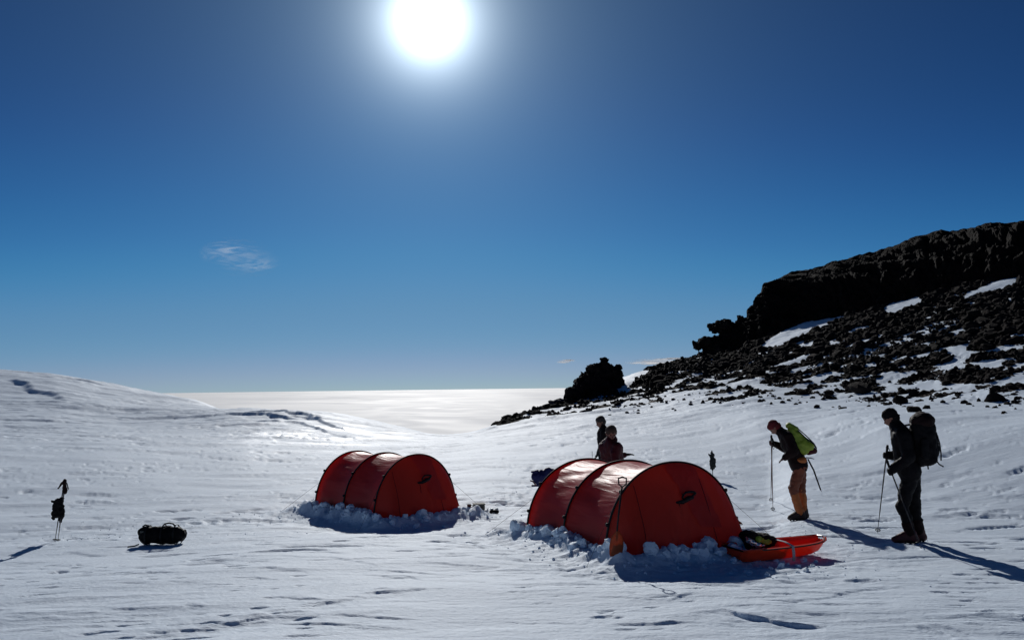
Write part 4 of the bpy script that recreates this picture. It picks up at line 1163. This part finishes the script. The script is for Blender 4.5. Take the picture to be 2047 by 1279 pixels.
# ------------------------------------------------------------------ shovel leaning at the tent door
pSh = ground_at(1233, 1124)
pSh.z += .09
sh = empty('snow_shovel', pSh, 0, 'orange snow shovel stuck upright before the larger tent', 'shovel'); sh.scale = (.72, .72, .80)
bm = bmesh.new(); tube(bm, [(.0, 0, .10), (.05, .03, .45), (.12, .06, .84)], .015, 8); obj_bm('shaft', bm, M['black'], sh)
bm = bmesh.new(); tube(bm, [(.07, .06, .88), (.065, .06, .965), (.125, .065, .985), (.195, .065, .965), (.19, .06, .88), (.12, .06, .84)], .013, 8, closed=True); obj_bm('grip', bm, M['black'], sh)
bm = bmesh.new(); rings = []
for z, hw, cv in ((-.14, .085, .0), (-.10, .105, .012), (.0, .115, .02), (.10, .105, .03), (.16, .07, .03), (.22, .025, .02)):
    rings.append([bm.verts.new((hw * u + z * .12, cv * (1 - u * u) * -1 + .01, z)) for u in (-1, -.7, -.35, 0, .35, .7, 1)])
for a, b in zip(rings[:-1], rings[1:]):
    for i in range(6): bm.faces.new((a[i], a[i + 1], b[i + 1], b[i]))
bmesh.ops.solidify(bm, geom=bm.faces[:], thickness=.005); obj_bm('blade', bm, M['shovel'], sh)

# ------------------------------------------------------------------ duffel
pDf = ground_at(316, 1091)
df = empty('duffel_bag', pDf + Vector((0, .14, 0)), R(3), 'black duffel bag lying on snow, away from the tents', 'duffel bag')
blob('bag_body', [[((-.24, 0, .135), (.11, .14, .130)), ((.20, 0, .125), (.12, .14, .122))], [((-.31, 0, .15), (.03, .11, .11)), ((.30, 0, .12), (.03, .10, .10))]], M['dark'], df, voxel=.014, smooth=2, fold=.028, fscale=9, seed=11)
for x0 in (-.20, .02, .20):
    bm = bmesh.new(); pts = [(x0, .150 * math.cos(q), .135 + .142 * math.sin(q)) for q in [i * math.pi / 9 for i in range(18)]]
    tube(bm, pts, .012, 6, closed=True, flat=.4); obj_bm('strap', bm, M['black'], df)
for pts in ([(.02, -.05, .27), (.05, -.06, .298), (.11, -.06, .312), (.17, -.06, .300), (.20, -.05, .262)], [(-.28, -.03, .26), (-.24, -.03, .285), (-.19, -.03, .272)], [(.33, -.03, .19), (.345, -.07, .12), (.32, -.09, .05), (.30, -.11, .02)],
            [(-.30, -.1, .02), (-.33, -.17, .01), (-.40, -.24, .012)]):
    bm = bmesh.new(); tube(bm, pts, .011, 6, flat=.6); obj_bm('handle', bm, M['black'], df)
bm = bmesh.new(); box(bm, (-.255, -.115, .20), (.05, .012, .03), bev=.004); obj_bm('buckle', bm, M['greybox'], df)

# ------------------------------------------------------------------ pair of poles with dark mitts and jacket
pL = ground_at(113, 1081)
t1 = pL + Vector((-.03, 0, -.03)); t2 = pL + Vector((.035, -.03, -.03))
pole('ski_pole', t1 + Vector((.115, .02, .985)), t1, 'one of two upright poles standing in snow with dark mitts hung on them', cat='ski pole', group='pair of poles with hanging mitts')
pole('ski_pole', t2 + Vector((.075, .03, .98)), t2, 'one of two upright poles standing in snow with dark mitts hung on them', cat='ski pole', group='pair of poles with hanging mitts')
o = blob('hanging_vest', [[((-.03, 0, .62), .030), ((.06, 0, .65), .03), ((.07, 0, .40), .045), ((-.04, 0, .42), .04)], [((-.085, 0, .62), .012), ((-.03, 0, .62), .03)], [((-.05, 0, .40), .03), ((-.055, 0, .35), .022)],
                         [((.06, 0, .40), .035), ((.05, 0, .31), .02)], [((.085, 0, .50), .03), ((.09, 0, .41), .025)]], M['dark'], None, voxel=.010, smooth=1, fold=.022, fscale=22, seed=5)
o.location = pL + Vector((-.0, -.01, 0)); tagit(o, 'crumpled black cloth hanging halfway down the paired poles', 'clothing')
o = blob('hanging_mitt', [[((.09, 0, .94), .022), ((.10, 0, .86), .026)], [((.10, 0, .86), .026), ((.115, 0, .76), .030), ((.08, 0, .78), .018)], [((.08, 0, .93), .015), ((.03, 0, .875), .013), ((.0, 0, .82), .012)]], M['brown'], None, voxel=.008, smooth=1, fold=.01, fscale=24, seed=6)
o.location = pL; tagit(o, 'dark mitt and straps dangling from the top of the paired poles', 'mitten')
for k in range(3):
    pass
# ------------------------------------------------------------------ pole with a dark garment behind the larger tent
pG = ground_at(1425, 960)
pole('ski_pole', pG + Vector((.0, 0, .70)), pG + Vector((.0, 0, -.04)), 'pole planted in snow beyond the larger tent, wrapped in dark cloth', basket=.03)
o = blob('hanging_jacket', [[((0, 0, .68), .022), ((.0, 0, .60), .036)], [((0, 0, .60), .036), ((.01, 0, .46), .062)], [((.01, 0, .46), .062), ((.025, 0, .35), .055)], [((.02, 0, .34), .05), ((.0, 0, .26), .022)], [((-.03, 0, .52), .022), ((-.065, 0, .61), .010)], [((-.03, 0, .45), .03), ((-.035, 0, .30), .022)]],
         M['garment'], None, voxel=.010, smooth=1, fold=.022, fscale=20, seed=7)
o.scale = (1.12, 1.2, 1.08); o.location = pG + Vector((0, -.01, -.02)); tagit(o, 'dark green cloth bundle hung over the pole beyond the larger tent', 'clothing')
pT = ground_at(1184, 915)
tw = empty('marker_wand', (pT.x, pT.y, pT.z), 0, 'thin bare wand sticking out of snow behind the larger tent', 'marker wand')
bm = bmesh.new(); tube(bm, [(0, 0, -.1), (0, 0, .20)], .007, 6); obj_bm('stick', bm, M['black'], tw)
bm = bmesh.new(); tube(bm, [(0, 0, .20), (0, 0, .22)], [.010, .006], 6); obj_bm('tip', bm, M['strap'], tw)

# ------------------------------------------------------------------ dark pack behind tent
rr_ = ray(1085, 958); dd_ = 15.2; h_ = math.hypot(rr_.x, rr_.y); xk, yk = rr_.x / h_ * dd_, rr_.y / h_ * dd_
zk = gz(xk, yk)
bk = empty('rucksack', (xk, yk, zk), 0, 'dark navy pack with red tabs half hidden behind the larger tent', 'rucksack')
ztop = CAM.z + ray(1085, 934).z / h_ * dd_ - zk; zlow = CAM.z + ray(1085, 975).z / h_ * dd_ - zk
blob('pack_body', [[((-.13, 0, ztop - .17), .09), ((.10, 0, ztop - .11), .11), ((.20, 0, ztop - .12), .10), ((.14, 0, zlow + .10), .10), ((-.08, 0, zlow + .14), .08)], [((.12, 0, zlow + .1), .09), ((.12, 0, .1), .12), ((.22, 0, .1), .12)]], M['navy'], bk, voxel=.014, smooth=2, fold=.025, fscale=9, seed=8)
blob('flap', [[((-.20, -.02, ztop - .075), .018), ((-.10, -.02, ztop - .07), .03)], [((-.20, -.02, zlow + .045), .014), ((-.08, -.02, zlow + .05), .03)], [((-.10, .02, ztop - .07), .03), ((-.08, .02, zlow + .05), .03)]], M['navy'], bk, voxel=.009, smooth=1, fold=.01, seed=9)
bm = bmesh.new(); tube(bm, [(-.235, -.03, zlow + .14), (-.19, -.05, zlow + .13), (-.13, -.09, zlow + .06)], .013, 6); obj_bm('red_tab', bm, M['redhat'], bk)

# ------------------------------------------------------------------ orange stuff sack right of the tent
pO = ground_at(1466, 1046)
sk = empty('stuff_sack', pO, R(-20), 'orange nylon sack slumped behind the edge of the larger tent door', 'stuff sack')
blob('sack_body', [[((-.12, .05, .08), .09), ((-.10, .03, .14), .07), ((.05, 0, .05), .055)], [((.05, 0, .05), .05), ((.12, -.01, .02), .02)]], M['shovel'], sk, voxel=.012, smooth=3, fold=.02, fscale=10, seed=12)
bm = bmesh.new(); tube(bm, [(.10, -.01, .02), (.13, -.02, .03), (.15, -.04, .01)], .006, 5); obj_bm('drawcord', bm, M['black'], sk)

# ------------------------------------------------------------------ kitchen things by the smaller tent
pk = ground_at(957, 1019)
bx = empty('canvas_box', pk + Vector((0, .08, 0)), R(8), 'grey green canvas box standing on snow beside the smaller tent', 'box')
bm = bmesh.new(); box(bm, (0, 0, .075), (.22, .18, .15), bev=.015); o = obj_bm('box_body', bm, M['greybox'], bx, sharp=40)
bm = bmesh.new(); box(bm, (0, 0, .158), (.235, .195, .022), bev=.006); obj_bm('lid', bm, M['greybox'], bx, sharp=40)
bm = bmesh.new(); tube(bm, [(-.06, -.092, .10), (-.03, -.12, .115), (.03, -.12, .115), (.06, -.092, .10)], .006, 6); obj_bm('handle', bm, M['black'], bx)
ps = ground_at(988, 1024)
st = empty('camp_stove', ps, R(-6), 'black camp stove with bright metal bits beside the grey box', 'stove')
bm = bmesh.new(); box(bm, (0, 0, .045), (.17, .13, .07), bev=.014); obj_bm('stove_body', bm, M['dark'], st, sharp=40)
for x0 in (-.05, .05):
    bm = bmesh.new(); tube(bm, [(x0, 0, .08), (x0, 0, .095), (x0, 0, .11)], [.03, .034, .02], 12); obj_bm('burner', bm, M['silver'], st)
bm = bmesh.new(); tube(bm, [(-.03, -.07, .03), (.03, -.07, .03)], .008, 6); obj_bm('knob', bm, M['silver'], st)
pw = ground_at(972, 1026)
o = blob('food_bag', [[((0, 0, .03), (.045, .03, .03)), ((.03, 0, .035), .02)], [((.02, 0, .05), .012), ((.03, 0, .075), .010)]], M['white'], None, voxel=.008, smooth=1, fold=.01, fscale=22, seed=3)
o.location = pw; tagit(o, 'small white bag between the grey box and the black stove', 'bag')
pm = ground_at(938, 1024)
mg = empty('mug', pm, 0, 'small maroon mug on snow at the smaller tent end of the gear', 'mug')
bm = bmesh.new(); rg = []
for z, r_ in ((0, .030), (.005, .036), (.08, .040), (.082, .036), (.012, .031)):
    rg.append([bm.verts.new((r_ * math.cos(q), r_ * math.sin(q), z)) for q in [i * math.pi / 8 for i in range(16)]])
for a, b in zip(rg[:-1], rg[1:]):
    for i in range(16): bm.faces.new((a[i], a[(i + 1) % 16], b[(i + 1) % 16], b[i]))
bm.faces.new(rg[-1]); bm.faces.new(rg[0][::-1]); obj_bm('cup', bm, M['maroon'], mg)
bm = bmesh.new(); tube(bm, [(.036, 0, .065), (.065, 0, .06), (.065, 0, .03), (.036, 0, .02)], .005, 6); obj_bm('handle', bm, M['maroon'], mg)

# ------------------------------------------------------------------ clouds
def cloud_mat(name, dens, sc, seed):
    m = bpy.data.materials.new(name); m.use_nodes = True; nt = m.node_tree; nt.nodes.clear(); N = nt.nodes.new; L = nt.links.new
    out = N('ShaderNodeOutputMaterial'); tc = N('ShaderNodeTexCoord')
    mp = N('ShaderNodeMapping'); mp.inputs['Scale'].default_value = sc; mp.inputs['Location'].default_value = (seed, 0, 0); L(tc.outputs['Object'], mp.inputs['Vector'])
    n = N('ShaderNodeTexNoise'); n.inputs['Scale'].default_value = 1; n.inputs['Detail'].default_value = 7; n.inputs['Distortion'].default_value = 1.6; n.inputs['Roughness'].default_value = .6; L(mp.outputs['Vector'], n.inputs['Vector'])
    l0 = N('ShaderNodeVectorMath'); l0.operation = 'MULTIPLY'; l0.inputs[1].default_value = (1, 0, 1); L(tc.outputs['Object'], l0.inputs[0])
    ln = N('ShaderNodeVectorMath'); ln.operation = 'LENGTH'; L(l0.outputs['Vector'], ln.inputs[0])
    f = N('ShaderNodeMapRange'); f.inputs['From Min'].default_value = 1.0; f.inputs['From Max'].default_value = -.15; f.interpolation_type = 'SMOOTHSTEP'; L(ln.outputs['Value'], f.inputs['Value'])
    g = N('ShaderNodeMapRange'); g.inputs['From Min'].default_value = .42; g.inputs['From Max'].default_value = .85; L(n.outputs['Fac'], g.inputs['Value'])
    mu = N('ShaderNodeMath'); mu.operation = 'MULTIPLY'; L(f.outputs['Result'], mu.inputs[0]); L(g.outputs['Result'], mu.inputs[1])
    m2 = N('ShaderNodeMath'); m2.operation = 'MULTIPLY'; m2.use_clamp = True; m2.inputs[1].default_value = dens; L(mu.outputs[0], m2.inputs[0])
    tr = N('ShaderNodeBsdfTransparent'); di = N('ShaderNodeBsdfDiffuse'); di.inputs['Color'].default_value = (.9, .9, .9, 1); tl = N('ShaderNodeBsdfTranslucent'); tl.inputs['Color'].default_value = (.95, .95, .95, 1)
    ms = N('ShaderNodeMixShader'); ms.inputs[0].default_value = .6; L(di.outputs[0], ms.inputs[1]); L(tl.outputs[0], ms.inputs[2])
    mx = N('ShaderNodeMixShader'); L(m2.outputs[0], mx.inputs[0]); L(tr.outputs[0], mx.inputs[1]); L(ms.outputs[0], mx.inputs[2]); L(mx.outputs[0], out.inputs['Surface'])
    return m
def cloud(px, py, d, hx, hy, hz, label, m, rz=0):
    bm = bmesh.new(); bmesh.ops.create_icosphere(bm, subdivisions=4, radius=1)
    o = obj_bm('cloud', bm, m); p = P3(px, py, d); o.location = p; o.scale = (hx, hy, hz); o.rotation_euler = (0, 0, rz); tagit(o, label, 'cloud')
cm1 = cloud_mat('thin_cloud', .6, (1.3, 1.5, 3.6), 5.3)
cm2 = cloud_mat('streak_cloud', 9.0, (1.5, 1, 2), 8)

# ------------------------------------------------------------------ light
sdir = ray(858, 42); el = math.asin(sdir.z); azs = math.atan2(sdir.x, sdir.y)
sl = bpy.data.lights.new('sun', 'SUN'); sl.energy = 3.1; sl.angle = R(.53); sl.color = (1.0, .975, .94)
so = bpy.data.objects.new('sun', sl); COL.objects.link(so); so.rotation_euler = (-sdir).to_track_quat('-Z', 'Y').to_euler(); so.location = (0, 0, 50)

w = bpy.data.worlds.new('World'); scene.world = w; w.use_nodes = True; nt = w.node_tree; N = nt.nodes.new; L = nt.links.new
bg = nt.nodes['Background']; sky = N('ShaderNodeTexSky'); sky.sky_type = 'NISHITA'; sky.sun_disc = False
sky.sun_elevation = el; sky.sun_rotation = azs; sky.altitude = 1800; sky.air_density = .6; sky.dust_density = .1; sky.ozone_density = 1.4
sc_ = N('ShaderNodeMix'); sc_.data_type = 'RGBA'; sc_.blend_type = 'MULTIPLY'; sc_.inputs[0].default_value = 1; sc_.inputs[7].default_value = (.075, .075, .075, 1); L(sky.outputs[0], sc_.inputs[6])
gm = N('ShaderNodeGamma'); gm.inputs['Gamma'].default_value = 1.5; L(sc_.outputs[2], gm.inputs['Color'])
ti = N('ShaderNodeMix'); ti.data_type = 'RGBA'; ti.blend_type = 'MULTIPLY'; ti.inputs[0].default_value = 1; ti.inputs[7].default_value = (.29, .43, .60, 1); L(gm.outputs['Color'], ti.inputs[6])
cu = N('ShaderNodeRGBCurve'); L(ti.outputs[2], cu.inputs['Color'])
for ci, pts in enumerate(([(.014, .013), (.025, .031), (.052, .095), (.075, .125), (.17, .25), (.25, .30)],
                          [(.035, .058), (.05, .095), (.07, .142), (.11, .215), (.19, .27), (.36, .36)],
                          [(.11, .168), (.17, .275), (.215, .34), (.30, .42), (.43, .45), (.58, .51)])):
    c_ = cu.mapping.curves[ci]; c_.points[1].location = (1, .9)
    for p_ in pts: c_.points.new(*p_)
cu.mapping.update()
up_ = N('ShaderNodeMix'); up_.data_type = 'RGBA'; up_.blend_type = 'MULTIPLY'; up_.inputs[0].default_value = 1; up_.inputs[7].default_value = (10, 10, 10, 1); L(cu.outputs['Color'], up_.inputs[6])
bg.inputs['Strength'].default_value = .1; L(up_.outputs[2], bg.inputs['Color'])
# bright air round the sun itself
tc = N('ShaderNodeTexCoord'); dt = N('ShaderNodeVectorMath'); dt.operation = 'DOT_PRODUCT'; dt.inputs[1].default_value = sdir
nm = N('ShaderNodeVectorMath'); nm.operation = 'NORMALIZE'; L(tc.outputs['Generated'], nm.inputs[0]); L(nm.outputs['Vector'], dt.inputs[0])
ac = N('ShaderNodeMath'); ac.operation = 'ARCCOSINE'; L(dt.outputs['Value'], ac.inputs[0])
def term(amp, deg, pw):
    a = N('ShaderNodeMath'); a.operation = 'DIVIDE'; L(ac.outputs[0], a.inputs[0]); a.inputs[1].default_value = R(deg)
    b = N('ShaderNodeMath'); b.operation = 'POWER'; L(a.outputs[0], b.inputs[0]); b.inputs[1].default_value = pw
    c = N('ShaderNodeMath'); c.operation = 'MULTIPLY'; L(b.outputs[0], c.inputs[0]); c.inputs[1].default_value = -1
    e = N('ShaderNodeMath'); e.operation = 'EXPONENT'; L(c.outputs[0], e.inputs[0])
    f = N('ShaderNodeMath'); f.operation = 'MULTIPLY'; L(e.outputs[0], f.inputs[0]); f.inputs[1].default_value = amp
    return f
t1_, t2_, t3_ = term(5.5, 1.25, 1.0), term(.65, 3.0, 1.0), term(.20, 12.0, 1.0)
s1 = N('ShaderNodeMath'); L(t1_.outputs[0], s1.inputs[0]); L(t2_.outputs[0], s1.inputs[1])
s2 = s1
bg3 = N('ShaderNodeBackground'); bg3.inputs['Color'].default_value = (.52, .84, 1, 1); L(t3_.outputs[0], bg3.inputs['Strength'])
bg2 = N('ShaderNodeBackground'); bg2.inputs['Color'].default_value = (.80, .92, 1, 1); L(s2.outputs[0], bg2.inputs['Strength'])
ad = N('ShaderNodeAddShader'); L(bg.outputs[0], ad.inputs[0]); L(bg2.outputs[0], ad.inputs[1]); ad2 = N('ShaderNodeAddShader'); L(ad.outputs[0], ad2.inputs[0]); L(bg3.outputs[0], ad2.inputs[1]); L(ad2.outputs[0], nt.nodes['World Output'].inputs['Surface'])

cloud(482, 516, 9000, 420, 600, 200, 'small wispy white cloud alone in the blue sky', cm1, .1)
cloud(1320, 722, 30000, 1300, 2500, 95, 'long thin white cloud streak low over the ridge', cm2)
cloud(1130, 722, 30000, 380, 1500, 45, 'short faint cloud streak low in the sky beside the longer streak', cm2)

scene.view_settings.view_transform = 'Standard'; scene.view_settings.look = 'None'; scene.view_settings.gamma = 1; scene.view_settings.exposure = 0
scene.cycles.max_bounces = 6; scene.cycles.diffuse_bounces = 3; scene.cycles.transparent_max_bounces = 8
scene.cycles.use_denoising = True
